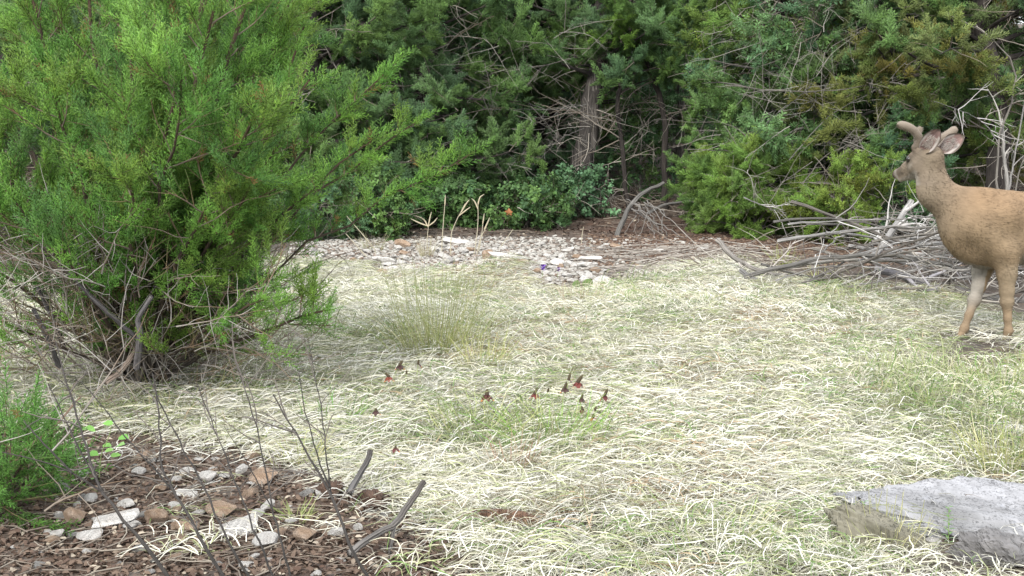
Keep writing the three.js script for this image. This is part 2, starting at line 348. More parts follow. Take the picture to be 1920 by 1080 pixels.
// ---------------------------------------------------------------- the big juniper bush
function juniperBush(name, label, base, targets, opt) {
  const t = thing(name, label, 'bush', null, base);
  const O = base, sprigs = SPRIG.map(() => []), twigs = new Shape();
  const bark = [0.2, 0.18, 0.16], bark2 = [0.18, 0.15, 0.12], thin = [0.15, 0.095, 0.055];
  const tones = opt.tones;
  const addSprigs = (pts, tone, dens, from) => {
    const c = new THREE.CatmullRomCurve3(pts), L = c.getLength(), n = Math.max(2, Math.round(L / 0.0135 * dens));
    for (let i = 0; i < n; i++) {
      const u = lerp(from, 1, (i + rnd()) / n), p = c.getPoint(u), d = c.getTangent(u).multiplyScalar(0.9).addScaledVector(randDir(), 0.75); d.y += opt.lift; d.normalize();
      const k = Math.floor(rnd() * SPRIG.length), v = R(0.78, 1.25);
      const col = rnd() < 0.02 ? [0.24, 0.15, 0.05] : mixc(tone, tones[Math.floor(rnd() * tones.length)], 0.3).map(q => q * v);
      sprigs[k].push([place(p, d, R(0, 6.28), R(0.62, 1.1) * (opt.size ?? 1)), col]);
    }
    const p = c.getPoint(1); sprigs[0].push([place(p, c.getTangent(1), R(0, 6), R(0.8, 1.1)), tone]);
  };
  for (const [tx, ty, td, rad, dens = 1, span = 1] of targets) {
    const tip = at(tx, ty, td).sub(O), L = tip.length(), flat = V(tip.x, 0, tip.z);
    const out = flat.length(), pts = [V(R(-0.05, 0.05), -0.05, R(-0.05, 0.05)), V(tip.x * 0.2, tip.y * 0.25, tip.z * 0.2), V(tip.x * 0.52, tip.y * (out > 0.8 ? 0.62 : 0.58), tip.z * 0.52), tip];
    const stem = bent(pts, 12, 0.012), curve = new THREE.CatmullRomCurve3(stem);
    const sb = new Shape(); sb.tube(stem, u => rad * 0.8 * (1 - 0.8 * u) + 0.002, 7, bark, thin, 0.25);
    mesh('stem', sb.build(), M.bark, t);
    const n1 = Math.round(L / 0.075);
    for (let i = 0; i < n1; i++) {
      const u = lerp(0.22, 0.99, (i + rnd() * 0.8) / n1), p = curve.getPoint(u), tan = curve.getTangent(u);
      const w = p.clone().add(O), [px, py] = seenAt(w), hole = opt.airy ? smooth(-0.24, 0.05, fbm(w.x * 2.6, w.y * 2.6, w.z * 2.6 + 3, 2)) : 1, leafy = opt.leafy(px, py, u) * hole;
      if (leafy <= 0) { if (rnd() < 0.6) twigs.tube(grow(p, tan.clone().addScaledVector(randDir(), 1).normalize(), R(0.12, 0.4), 5, 0.28, 0), [0.0028, 0.001], 3, bark2, thin); continue; }
      const side = randDir(); side.addScaledVector(tan, -side.dot(tan)).normalize();
      const d = tan.clone().multiplyScalar(R(0.45, 0.9)).addScaledVector(side, 1); d.y += 0.18; d.normalize();
      const len = R(0.22, 0.46) * (1.15 - 0.55 * u) * (opt.reach ?? 1) * (u > 0.5 ? span : 1), b1 = grow(p, d, len, 6, 0.12, 0.05), c1 = new THREE.CatmullRomCurve3(b1);
      twigs.tube(b1, [0.0048 * (1.2 - u * 0.6), 0.0016], 4, bark2, thin);
      const tone = tones[Math.floor(rnd() * tones.length)];
      const n2 = Math.max(3, Math.round(len / 0.05));
      for (let j = 0; j < n2; j++) {
        const q = lerp(0.15, 1, (j + rnd() * 0.7) / n2), p2 = c1.getPoint(Math.min(1, q)), s2 = randDir();
        const d2 = c1.getTangent(Math.min(1, q)).multiplyScalar(0.9).addScaledVector(s2, 0.8); d2.y += opt.lift * 0.7; d2.normalize();
        const b2 = grow(p2, d2, R(0.09, 0.21) * (u > 0.5 ? Math.max(0.45, span) : 1) * (1.1 - 0.4 * q), 4, 0.12, 0.04);
        twigs.tube(b2, [0.0018, 0.0009], 3, thin, [0.12, 0.17, 0.05]);
        const bare = rnd() > leafy * dens;
        if (!bare) addSprigs(b2, tone, 0.95, 0.12);
      }
      if (rnd() < leafy) addSprigs(b1.slice(2), tone, 0.6, 0);
    }
    if (opt.leafy(tx, ty, 1) > 0.2) addSprigs(stem.slice(9), tones[0], 0.8, 0);
  }
  // fine dead twigs inside, below the leaves
  for (let i = 0; i < (opt.dead ?? 0); i++) {
    const a = R(0, 6.28), el = R(0.1, 1.2), d = V(Math.cos(a) * Math.cos(el), Math.sin(el), Math.sin(a) * Math.cos(el));
    const start = d.clone().multiplyScalar(R(0.05, 0.75)).setY(R(0.05, 0.6)), g = rnd() < 0.6 ? [0.29, 0.27, 0.245] : bark2;
    const b = grow(start, d.addScaledVector(randDir(), 0.5).normalize(), R(0.2, 0.6), 7, 0.22, 0.0);
    twigs.tube(b, [0.0036, 0.001], 3, g, thin);
    for (let j = 1; j < 6; j++) twigs.tube(grow(b[j], randDir().addScaledVector(d, 0.8).normalize(), R(0.08, 0.25), 4, 0.25, 0), [0.0018, 0.0007], 3, g);
  }
  tag(mesh('twigs', twigs.build(), M.twig, t), null, null, null, 'stuff');
  const crown = new THREE.Group(); crown.name = 'crown'; t.add(crown);
  sprigs.forEach((l, k) => l.length && scatter('foliage', SPRIG[k], M.leaf, crown, l));
  console.log(name, 'sprigs', sprigs.reduce((a, l) => a + l.length, 0));
  return t;
}
{
  rnd = mulberry(23);
  const G = [[0.16, 0.345, 0.05], [0.118, 0.29, 0.046], [0.215, 0.41, 0.065], [0.088, 0.215, 0.045], [0.17, 0.285, 0.04]];
  const base = ground(262, 735);
  const tg = [
    [-120, 40, 5.2, 0.026], [40, -60, 4.7, 0.024], [165, -20, 4.6, 0.028], [215, -160, 5.0, 0.03], [330, -140, 4.6, 0.028], [420, -170, 5.1, 0.03], [500, -80, 4.6, 0.026], [540, 10, 5.0, 0.024, 1, 0.8],
    [555, 95, 4.8, 0.02, 1, 0.7], [560, -60, 5.5, 0.026], [540, 235, 4.75, 0.018, 1, 0.7], [500, 320, 4.55, 0.02, 1, 0.75], [520, 200, 5.3, 0.02, 1, 0.7], [-70, 260, 4.5, 0.022], [-60, 470, 4.5, 0.02], [100, 180, 4.2, 0.022], [330, 130, 4.15, 0.022], [470, 230, 4.2, 0.022],
    [475, 340, 4.3, 0.018, 1, 0.75], [240, 330, 4.05, 0.018], [385, 390, 4.15, 0.018], [30, 380, 4.2, 0.018], [440, 430, 4.4, 0.016, 1, 0.75], [200, 120, 5.8, 0.026], [450, 120, 5.8, 0.024], [520, 190, 5.7, 0.022, 1, 0.8], [310, 270, 5.8, 0.022], [90, 90, 5.5, 0.022],
    [460, 410, 5.4, 0.016, 1, 0.7], [400, 20, 4.35, 0.022], [100, 20, 4.9, 0.022], [250, 40, 4.3, 0.022], [-160, 160, 4.9, 0.022], [-150, 330, 5.2, 0.02], [610, 582, 4.55, 0.014, 1.2, 0.6], [500, 560, 4.35, 0.012, 0.8], [-30, 590, 4.35, 0.014, 0.7], [120, 470, 4.1, 0.014], [470, 500, 5.2, 0.014, 0.8], [300, 470, 5.4, 0.014],
    [60, 560, 5.3, 0.013, 0.7], [745, 116, 4.75, 0.009, 0.5, 0.16], [890, 284, 4.7, 0.008, 0.4, 0.1], [790, 222, 4.85, 0.009, 0.5, 0.16], [580, 150, 4.5, 0.012, 0.9, 0.5], [340, 150, 3.9, 0.013], [570, 50, 5.1, 0.014, 0.9, 0.5], [700, 262, 4.6, 0.009, 0.5, 0.18],
  ];
  juniperBush('juniper_bush', 'large bright green juniper bush with many grey stems filling the left side', base, tg, {
    tones: G, lift: 0.38, size: 0.9, dead: 330, airy: true,
    leafy: (px, py, u) => { let v = 1 - 0.8 * smooth(410, 610, py); if (px > 380 && py > 520) v = Math.max(v, 0.85 * bumpAt(px, py, 585, 585, 130, 36)); if (py > 715) v = 0; v *= 1 - 0.9 * bumpAt(px, py, 30, 20, 80, 60) - 0.75 * bumpAt(px, py, 285, 95, 55, 50); if (u < 0.3) v *= 0.4; return v; },
  });
}
{ // the low juniper in the corner below it
  rnd = mulberry(29);
  const base = ground(-30, 985);
  juniperBush('juniper_seedling', 'low drooping juniper shoot in the bottom left corner, under the big bush', base, [
    [60, 790, 3.35, 0.008], [110, 850, 3.3, 0.007], [85, 905, 3.2, 0.006], [10, 800, 3.4, 0.008], [-60, 830, 3.3, 0.008], [130, 800, 3.5, 0.006], [30, 930, 3.05, 0.006], [50, 860, 3.1, 0.006], [-20, 900, 3.0, 0.006],
  ], { tones: [[0.1, 0.25, 0.035], [0.09, 0.21, 0.03], [0.12, 0.28, 0.05]], lift: -0.2, reach: 0.36, size: 0.66, dead: 6, airy: true, leafy: (px, py, u) => (u > 0.3 ? 0.7 : 0.2) });
}

// ---------------------------------------------------------------- trees and shrubs of the wood
const TONE = {
  cedar: [[0.068, 0.145, 0.045], [0.088, 0.17, 0.045], [0.055, 0.12, 0.055], [0.07, 0.14, 0.065]],
  bright: [[0.1, 0.2, 0.035], [0.085, 0.17, 0.04], [0.12, 0.2, 0.04], [0.06, 0.13, 0.035]],
  oak: [[0.07, 0.155, 0.08], [0.085, 0.18, 0.085], [0.055, 0.125, 0.07], [0.1, 0.19, 0.065]],
  briar: [[0.042, 0.1, 0.036], [0.06, 0.125, 0.034], [0.034, 0.082, 0.034]],
  olive: [[0.12, 0.14, 0.035], [0.15, 0.15, 0.04], [0.09, 0.13, 0.035]],
};
for (const k of Object.keys(TONE)) TONE[k] = TONE[k].map(c => c.map((v, i) => v * [1.75, 1.58, 1.5][i]));
const BARK = { shaggy: [0.115, 0.102, 0.093], dark: [0.075, 0.062, 0.055], grey: [0.3, 0.28, 0.25], pale: [0.46, 0.43, 0.38] };
// o: path (trunk line, world points), r0, r1, bark, leaves, tones, limbs, from, reach(u), foliage per limb, dead, sag
function tree(name, label, o, cat = 'tree', group = null) {
  rnd = mulberry(o.seed);
  const O = o.path[0].clone(), t = thing(name, label, cat, group, O), path = o.path.map(p => p.clone().sub(O)); path[0].y -= 0.12;
  const trunk = bent(path, 22, 0.004), curve = new THREE.CatmullRomCurve3(trunk), H = curve.getLength();
  const ts = new Shape(); const bk = BARK[o.bark ?? 'dark'];
  ts.tube(trunk, u => lerp(o.r0, o.r1, u) * (1 + 0.35 * Math.exp(-u * H * 4)), o.sides ?? 10, bk, bk.map(v => v * 0.9), 0.16);
  mesh('trunk', ts.build(), M.bark, t);
  if (o.r0 > 0.1 && o.bark === 'shaggy') {           // loose strips of bark
    const ss = new Shape();
    for (let i = 0; i < 110; i++) { const u = R(0, 0.5), a = R(0, 6.28), p = curve.getPoint(u), r = lerp(o.r0, o.r1, u) * 1.03, n = V(Math.cos(a), 0, Math.sin(a)), L = R(0.15, 0.5), tone = mixc([0.2, 0.182, 0.165], [0.085, 0.072, 0.064], rnd()); ss.ribbon([0, 0.3, 0.6, 1].map(k => p.clone().addScaledVector(n, r + 0.012 * k * k * rnd()).add(V(0, L * (k - 0.5), 0)).add(V(R(-1, 1), 0, R(-1, 1)).multiplyScalar(0.006))), R(0.012, 0.03), 0.006, V(-Math.sin(a), 0, Math.cos(a)), tone); }
    mesh('bark_strips', ss.build(), M.twig, t).userData.kind = 'stuff';
  }
  const lists = o.leaves.map(() => []), twigs = new Shape(), dead = new Shape();
  const dens = o.dens ?? 1;
  for (let i = 0; i < o.limbs; i++) {
    const u = lerp(o.from, 0.99, (i + rnd() * 0.7) / o.limbs), p = curve.getPoint(u), a = i * 2.399 + R(-0.5, 0.5), L = o.reach(u) * R(0.65, 1.2);
    const d = V(Math.cos(a), R(-0.1, 0.5) + 0.35 * u, Math.sin(a)).normalize();
    const limb = grow(p, d, L, 7, 0.14, o.sag ?? -0.02), lc = new THREE.CatmullRomCurve3(limb);
    const ls = new Shape(); ls.tube(limb, [Math.min(o.r0 * 0.4, 0.012 + L * 0.014), 0.004], 5, bk, bk);
    mesh('limb', ls.build(), M.bark, t);
    const tone = o.tones[Math.floor(rnd() * o.tones.length)], clumps = Math.max(2, Math.round(L / 0.2 * dens));
    for (let c = 0; c < clumps; c++) {
      const q = lerp(0.25, 1, (c + rnd()) / clumps), b0 = lc.getPoint(Math.min(1, q));
      const b = grow(b0, lc.getTangent(Math.min(1, q)).multiplyScalar(0.7).add(randDir()).normalize(), R(0.2, 0.5) * (o.fine ?? 1), 4, 0.2, 0.02), bc = new THREE.CatmullRomCurve3(b);
      twigs.tube(b, [0.005, 0.002], 3, [0.2, 0.17, 0.14], [0.14, 0.12, 0.08]);
      if (rnd() < (o.gaps ?? 0.15)) continue;
      const tn = mixc(tone, o.tones[Math.floor(rnd() * o.tones.length)], 0.4), n = Math.round(R(7, 13) * (o.full ?? 1));
      for (let j = 0; j < n; j++) {
        const w = R(0.2, 1.05), pp = bc.getPoint(Math.min(1, w)).addScaledVector(randDir(), 0.05 * (o.fine ?? 1)), dd = bc.getTangent(Math.min(1, w)).multiplyScalar(0.7).addScaledVector(randDir(), 0.9); dd.y += 0.2; dd.normalize();
        const v = R(0.75, 1.3), k = Math.floor(rnd() * lists.length);
        lists[k].push([place(pp, dd, R(0, 6.28), R(0.7, 1.2) * (o.leafSize ?? 1)), tn.map(x => x * v)]);
      }
    }
  }
  for (let i = 0; i < (o.dead ?? 0); i++) {          // bare grey twigs
    const u = R(o.deadFrom ?? 0.02, 0.75), p = curve.getPoint(u), a = R(0, 6.28), g = mixc([0.34, 0.31, 0.27], [0.16, 0.13, 0.1], rnd());
    const b = grow(p, V(Math.cos(a), R(-0.4, 0.5), Math.sin(a)).normalize(), R(0.4, 1.5) * (o.deadLen ?? 1), 9, 0.2, -0.03);
    dead.tube(b, [R(0.006, 0.012), 0.002], 4, g, g);
    for (let j = 2; j < 9; j++) if (rnd() < 0.75) { const c = grow(b[j], randDir().add(V(0, -0.1, 0)).normalize(), R(0.15, 0.5), 5, 0.25, 0); dead.tube(c, [0.0045, 0.0015], 3, g); if (rnd() < 0.6) dead.tube(grow(c[3], randDir(), R(0.1, 0.25), 3, 0.25, 0), [0.0028, 0.001], 3, g); }
  }
  if (twigs.p.length) mesh('twigs', twigs.build(), M.twig, t).userData.kind = 'stuff';
  if (dead.p.length) mesh('dead_twigs', dead.build(), M.twig, t).userData.kind = 'stuff';
  const crown = new THREE.Group(); crown.name = 'crown'; t.add(crown);
  lists.forEach((l, k) => l.length && scatter('foliage', o.leaves[k], o.mat ?? M.leaf, crown, l));
  return t;
}
const dome = (r, p = 0.75) => u => r * Math.max(0.3, Math.max(0, Math.sin(Math.min(1, u * 0.9 + 0.18) * 3.1416)) ** p);
const cone = r => u => r * (1.1 - 0.85 * u);
// trunk line: foot on the land under a place of the photo at depth d, then up
function trunkLine(px, d, h, leanX = 0, leanZ = 0, sway = 0.1) {
  const x = (px - 960) / FOCAL * d, f = onLand(x, -d);
  h = h > 3 ? h * 0.86 : h;
  return [0, 0.3, 0.65, 1].map((t, i) => V(x + leanX * t + (i % 3 ? R(-sway, sway) : 0), f.y + h * t, -d + leanZ * t + (i % 3 ? R(-sway, sway) : 0)));
}
rnd = mulberry(41);
{
  const C = TONE.cedar, B = TONE.bright, K = TONE.oak;
  const mid = (a, b) => [...a, ...b];
  // the shaggy trunk right of the middle
  tree('cedar_tree', 'mature cedar with thick shaggy grey brown trunk standing right of the middle', { seed: 51, path: [onLand(0.9, -15), at(1094, 290, 15), at(1108, 200, 15.05), at(1128, 30, 15.2), at(1120, -260, 15.3), at(1100, -520, 15.3)], r0: 0.165, r1: 0.07, bark: 'shaggy', leaves: SPRAY, tones: mid(C, [B[0]]), limbs: 44, from: 0.46, reach: u => 2.0 - u, dens: 1.25, sag: -0.04, dead: 20, deadFrom: 0.2, gaps: 0.2 });
  tree('cedar_tree', 'slim trunk just right of the shaggy cedar', { seed: 52, path: [onLand(1.56, -14.7), at(1170, 300, 14.6), at(1160, 180, 14.6), at(1185, 60, 14.7), at(1200, -300, 15)], r0: 0.034, r1: 0.022, bark: 'dark', leaves: SPRAY, tones: C, limbs: 20, from: 0.5, reach: cone(1.3), dead: 16, gaps: 0.2 });
  tree('cedar_tree', 'thin dark leaning trunk that bends left at its top, second right of the shaggy cedar', { seed: 53, path: [onLand(2.06, -14.9), at(1246, 260, 14.8), at(1236, 175, 14.8), at(1214, 110, 14.8), at(1192, -80, 15), at(1185, -350, 15)], r0: 0.042, r1: 0.03, bark: 'dark', leaves: SPRAY, tones: C, limbs: 20, from: 0.55, reach: cone(1.4), dead: 14, gaps: 0.2 });
  tree('oak_tree', 'light trunked oak rising out of the top edge behind the shaggy cedar', { seed: 54, path: [onLand(1.75, -20), at(1140, 200, 20), at(1143, 60, 20), at(1135, -60, 20), at(1160, -400, 20)], r0: 0.15, r1: 0.09, bark: 'grey', leaves: OAK, tones: K, limbs: 34, from: 0.4, reach: dome(2.1), dead: 20, full: 1.3, gaps: 0.12, mat: M.gloss });
  tree('cedar_tree', 'tall dark trunked cedar at the right edge behind the deer', { seed: 55, path: [onLand(5.15, -11.8), at(1872, 280, 11.8), at(1858, 150, 11.8), at(1838, 20, 11.9), at(1830, -350, 12), at(1825, -700, 12)], r0: 0.125, r1: 0.08, bark: 'dark', leaves: SPRAY, tones: mid(C, TONE.olive), limbs: 38, from: 0.36, reach: u => 2.0 - 0.8 * u, dens: 1.1, dead: 46, sag: -0.04, gaps: 0.25 });
  tree('cedar_tree', 'dark trunked cedar at the left edge behind the juniper bush', { seed: 56, path: [onLand(-5.6, -12), at(14, 240, 12), at(10, 120, 12), at(-10, -100, 12), at(-20, -600, 12)], r0: 0.11, r1: 0.06, bark: 'dark', leaves: SPRAY, tones: C, limbs: 36, from: 0.3, reach: cone(2.2), dead: 44, gaps: 0.25 });
  tree('cedar_tree', 'dark cedar with low sweeping boughs between the juniper bush and the shaggy trunk', { seed: 57, path: trunkLine(790, 14.6, 6), r0: 0.13, r1: 0.03, leaves: SPRAY, tones: C, limbs: 70, from: 0.1, reach: u => 1.75 - 1.1 * u, dens: 1.15, dead: 70, sag: -0.05, gaps: 0.22 });
  tree('oak_tree', 'blue green leafy oak at the top, left of the middle', { seed: 58, path: trunkLine(760, 16.2, 6.5, -0.3), r0: 0.13, r1: 0.04, bark: 'grey', leaves: OAK, tones: K, limbs: 56, from: 0.2, reach: dome(1.9), dens: 1.2, dead: 50, full: 1.5, gaps: 0.2, mat: M.gloss });
  tree('cedar_tree', 'bright topped cedar hanging in from the top edge in the middle', { seed: 59, path: trunkLine(980, 17.3, 7), r0: 0.13, r1: 0.03, leaves: SPRAY, tones: mid(C, B), limbs: 60, from: 0.2, reach: u => 2.0 - 1.1 * u, dead: 50, gaps: 0.2 });
  tree('cedar_tree', 'shadowy cedar just behind the right side of the juniper bush', { seed: 60, path: trunkLine(600, 13.6, 5.4), r0: 0.12, r1: 0.03, leaves: SPRAY, tones: C, limbs: 64, from: 0.12, reach: u => 1.9 - 1.1 * u, dead: 44, gaps: 0.2 });
  tree('cedar_tree', 'cedar half hidden behind the top of the juniper bush', { seed: 61, path: trunkLine(300, 13.5, 5.6), r0: 0.13, r1: 0.03, leaves: SPRAY, tones: C, limbs: 64, from: 0.12, reach: u => 2.2 - 1.3 * u, dead: 40, gaps: 0.2 });
  tree('cedar_tree', 'cedar in shade seen between the sweeping boughs and the shaggy trunk', { seed: 68, path: trunkLine(1010, 17.6, 5), r0: 0.09, r1: 0.03, leaves: [...SPRAY, OAK[0]], tones: mid(C, K), limbs: 64, from: 0.05, reach: u => 1.9 - 1.1 * u, dens: 1.2, dead: 20, gaps: 0.1 });
  // the tangle right of the middle
  tree('cedar_tree', 'bushy cedar with light green tips at the upper right of the shaggy trunk', { seed: 62, path: trunkLine(1450, 13.9, 5.6), r0: 0.1, r1: 0.03, leaves: [...SPRAY, OAK[0]], tones: mid(B, [C[0], C[1]]), limbs: 70, from: 0.14, reach: u => 1.4 - 0.7 * u, dens: 1.15, dead: 60, gaps: 0.18 });
  tree('oak_tree', 'dense mixed oak thicket tree full of bare pale twigs, left of the deer head', { seed: 63, path: trunkLine(1530, 13.6, 5.6), r0: 0.09, r1: 0.03, bark: 'grey', leaves: [...OAK, SPRAY[0]], tones: mid(K, [B[1], C[0]]), limbs: 74, from: 0.1, reach: u => 1.8 - 0.9 * u, dens: 1.1, full: 1.3, dead: 120, gaps: 0.25 });
  tree('cedar_tree', 'olive tipped cedar above the deer head', { seed: 64, path: trunkLine(1680, 13.2, 5.4), r0: 0.1, r1: 0.03, leaves: SPRAY, tones: mid(C, [...TONE.olive, B[1]]), limbs: 70, from: 0.14, reach: u => 1.9 - 0.9 * u, dead: 110, gaps: 0.25 });
  tree('oak_tree', 'leafy oak in the gap between the thin leaning trunk and the bushy cedar', { seed: 65, path: trunkLine(1270, 19, 6), r0: 0.08, r1: 0.03, bark: 'grey', leaves: OAK, tones: mid(K, TONE.briar), limbs: 50, from: 0.08, reach: dome(1.8), full: 1.4, dead: 20, gaps: 0.15, mat: M.gloss });
  tree('cedar_tree', 'cedar at the upper right corner, behind the dark trunk at the right edge', { seed: 69, path: trunkLine(1935, 16.5, 6.6), r0: 0.1, r1: 0.03, leaves: SPRAY, tones: C, limbs: 60, from: 0.12, reach: u => 2.0 - 1.0 * u, dead: 20, gaps: 0.12 });
  // beyond both sides of the picture the wood goes on
  tree('cedar_tree', 'cedar beyond the left edge of the picture', { seed: 66, path: trunkLine(-330, 12.5, 6.3), r0: 0.12, r1: 0.03, leaves: SPRAY, tones: C, limbs: 50, from: 0.12, reach: u => 2.2 - 1.2 * u, dead: 20, gaps: 0.2 });
  tree('cedar_tree', 'cedar beyond the right edge of the picture', { seed: 67, path: trunkLine(2240, 12.5, 6.3), r0: 0.12, r1: 0.03, leaves: SPRAY, tones: C, limbs: 50, from: 0.12, reach: u => 2.2 - 1.2 * u, dead: 20, gaps: 0.2 });
  // shrubs along the edge
  const shrub = (label, seed, px, d, h, r, leaves, tones, extra = {}) => tree(extra.name ?? 'shrub', label, { seed, path: trunkLine(px, d, h, 0, 0, 0.05), r0: 0.022, r1: 0.008, bark: 'grey', leaves, tones, limbs: extra.limbs ?? 34, from: 0.04, reach: dome(r, 0.5), fine: 0.55, dens: 1.6, full: extra.full ?? 1, dead: extra.dead ?? 14, deadLen: 0.5, gaps: extra.gaps ?? 0.15, leafSize: extra.leafSize ?? 0.8, sag: 0.01, mat: extra.mat }, 'shrub');
  shrub('yellow green shrub at the wood edge, left of the brush pile', 71, 1420, 12.6, 0.95, 0.6, SPRAY, [B[0], B[2], B[1]]);
  shrub('bright leafy shrub right behind the brush pile', 72, 1585, 12.0, 0.85, 0.62, [OAK[0], SPRAY[0]], [B[0], B[2], [0.15, 0.19, 0.03]]);
  shrub('low shrub in shade between the fallen branch and the brush pile', 73, 1340, 13.4, 0.8, 0.55, SPRAY, B);
  shrub('green shrub behind the deer neck', 74, 1690, 12.3, 1.2, 0.6, [OAK[1], SPRAY[0]], mid(K, [B[0]]));
  shrub('round leaved briar bush growing under the orange leaf', 75, 985, 13.4, 0.36, 0.48, BRIAR, TONE.briar, { name: 'briar_bush', mat: M.gloss, full: 0.8 });
  shrub('briar bush behind the tall pale grass stalks', 76, 860, 13.5, 0.36, 0.45, BRIAR, TONE.briar, { name: 'briar_bush', mat: M.gloss, full: 0.8 });
  shrub('dark briar bush at the foot of the shaggy cedar', 77, 1075, 14.1, 0.42, 0.4, BRIAR, [K[0], K[2], TONE.briar[2]], { name: 'briar_bush', mat: M.gloss, full: 0.7 });
  shrub('leafy shrub beside the right edge of the juniper bush above the white rocks', 78, 690, 12.7, 0.7, 0.55, [BRIAR[1], OAK[0]], mid(TONE.briar, [B[1]]), { mat: M.gloss });
  shrub('small shrub half behind the juniper bush, left of the white rocks', 79, 600, 12.4, 0.6, 0.5, OAK, mid(TONE.briar, K), { mat: M.gloss });
  shrub('sapling with light leaves behind the slim pale trunk', 80, 1200, 15.8, 1.5, 0.5, [OAK[0], BRIAR[1]], TONE.briar, { mat: M.gloss });
  shrub('dark shrub left of the shaggy trunk', 81, 905, 15.4, 1.2, 0.6, SPRAY, C);
  shrub('low dark shrub behind the briar bushes, left of the middle', 82, 760, 14.3, 0.9, 0.7, [...SPRAY, OAK[1]], C);
}
{ // the wood behind, which reads as one mass
  rnd = mulberry(97);
  const g = thing('distant_woodland', 'deep mass of cedars and oaks filling everything behind the nearer trees', null, null, V(0, 0, 0)); g.userData.kind = 'stuff';
  const shapes = [SPRAY[0], SPRAY[1], OAK[0]], lists = shapes.map(() => []), stems = new Shape();
  for (let i = 0; i < 125; i++) {
    const d = R(18.5, 30), x = R(-0.68, 0.68) * d, h = R(5.4, 8) , f = onLand(x, -d), oak = rnd() < 0.35, tones = oak ? TONE.oak : TONE.cedar;
    const tr = grow(f, V(R(-0.1, 0.1), 1, R(-0.1, 0.1)), h, 7, 0.06, 0.1); stems.tube(tr, [R(0.06, 0.14), 0.02], 6, mixc(BARK.grey, BARK.dark, rnd()));
    const c = new THREE.CatmullRomCurve3(tr), r = R(1.3, 2.2), n = 620;
    for (let k = 0; k < n / 12; k++) {
      const u = R(0.06, 1), p0 = c.getPoint(u), a = R(0, 6.28), rr = r * Math.sqrt(rnd()) * (1.15 - 0.7 * u); const tone = tones[Math.floor(rnd() * 4)], b = R(0.8, 1.2);
      const q = p0.clone().add(V(Math.cos(a) * rr, R(-0.2, 0.2), Math.sin(a) * rr));
      if (k % 3 === 0) stems.tube([p0, p0.clone().lerp(q, 0.5).add(V(0, 0.1, 0)), q], [0.014, 0.004], 3, mixc([0.3, 0.28, 0.25], [0.12, 0.1, 0.08], rnd()));
      for (let j = 0; j < 12; j++) { const dd = V(Math.cos(a), 0.5, Math.sin(a)).addScaledVector(randDir(), 1).normalize(), v = b * R(0.75, 1.25); const kk = oak ? (rnd() < 0.75 ? 2 : 0) : Math.floor(rnd() * 2); lists[kk].push([place(q.clone().add(V(gauss(), gauss() * 0.8, gauss()).multiplyScalar(0.17)), dd, R(0, 6.28), R(0.9, 1.6)), tone.map(t => t * v)]); }
    }
  }
  mesh('trunks_and_limbs', stems.build(), M.twig, g).userData.kind = 'stuff';
  lists.forEach((l, k) => scatter('foliage', shapes[k], M.leaf, g, l));
}
// ---------------------------------------------------------------- stones
function stone(seed, sx, sy, sz, o = {}) {           // split by flat faces, worn edges, pits
  const keep = rnd; rnd = mulberry(seed);
  let g = mergeVertices(new THREE.IcosahedronGeometry(1, o.detail ?? 3).deleteAttribute('normal').deleteAttribute('uv'));
  const planes = []; for (let i = 0; i < (o.cuts ?? 9); i++) planes.push([randDir(), R(o.deep ?? 0.42, 0.82)]);
  if (o.flat) planes.push([V(R(-0.1, 0.1), 1, R(-0.1, 0.1)).normalize(), o.flat]);
  const p = g.attributes.position, col = [], uv = [], q = V(0, 0, 0), base = o.color ?? [0.6, 0.57, 0.52], dirt = o.dirt ?? [0.3, 0.2, 0.14], s0 = seed * 3.17;
  for (let i = 0; i < p.count; i++) {
    q.fromBufferAttribute(p, i);
    for (const [n, d] of planes) { const k = q.dot(n) - d; if (k > 0) q.addScaledVector(n, -k * 0.96); }
    q.multiplyScalar(1 + (o.rough ?? 0.07) * fbm(q.x * 2.2 + s0, q.y * 2.2, q.z * 2.2, 4) + (o.pits ?? 0.02) * noise(q.x * 9 + s0, q.y * 9, q.z * 9));
    p.setXYZ(i, q.x * sx, q.y * sy, q.z * sz);
    const t = clamp(0.15 + 0.9 * fbm(q.x * 1.5 + s0, q.y * 1.5, q.z * 1.5, 3) + (q.y < -0.2 ? 0.45 : 0));
    const c = mixc(base, dirt, t * (o.stain ?? 0.8)); col.push(...c);
    uv.push((q.x * sx + q.y * sy * 0.7) * 5, (q.z * sz + q.y * sy * 0.7) * 5);
  }
  g.setAttribute('color', new THREE.Float32BufferAttribute(col, 3)); g.setAttribute('uv', new THREE.Float32BufferAttribute(uv, 2));
  g = toCreasedNormals(g, o.crease ?? 0.55); rnd = keep; return g;
}
const WHITE = [0.8, 0.78, 0.76], GREY = [0.4, 0.39, 0.38], TAN = [0.42, 0.29, 0.2], PALE = [0.6, 0.56, 0.5];
const GEO = {
  white: [1, 2, 3, 4].map(i => stone(100 + i, 1, 0.55, 0.8, { color: WHITE, stain: 0.35, detail: 5, cuts: 12, crease: 0.4 })),
  tan: [1, 2, 3].map(i => stone(120 + i, 1, 0.6, 0.8, { color: TAN, dirt: [0.66, 0.56, 0.48], detail: 5, cuts: 11, crease: 0.45 })),
  grey: [1, 2].map(i => stone(140 + i, 1, 0.6, 0.8, { color: GREY, dirt: [0.26, 0.24, 0.22], detail: 5, rough: 0.12, pits: 0.04 })),
  slab: [1, 2].map(i => stone(160 + i, 1, 0.3, 0.7, { color: WHITE, stain: 0.4, flat: 0.5, detail: 5, cuts: 10, crease: 0.4 })),
};
rnd = mulberry(61);
let stoneCount = 0;
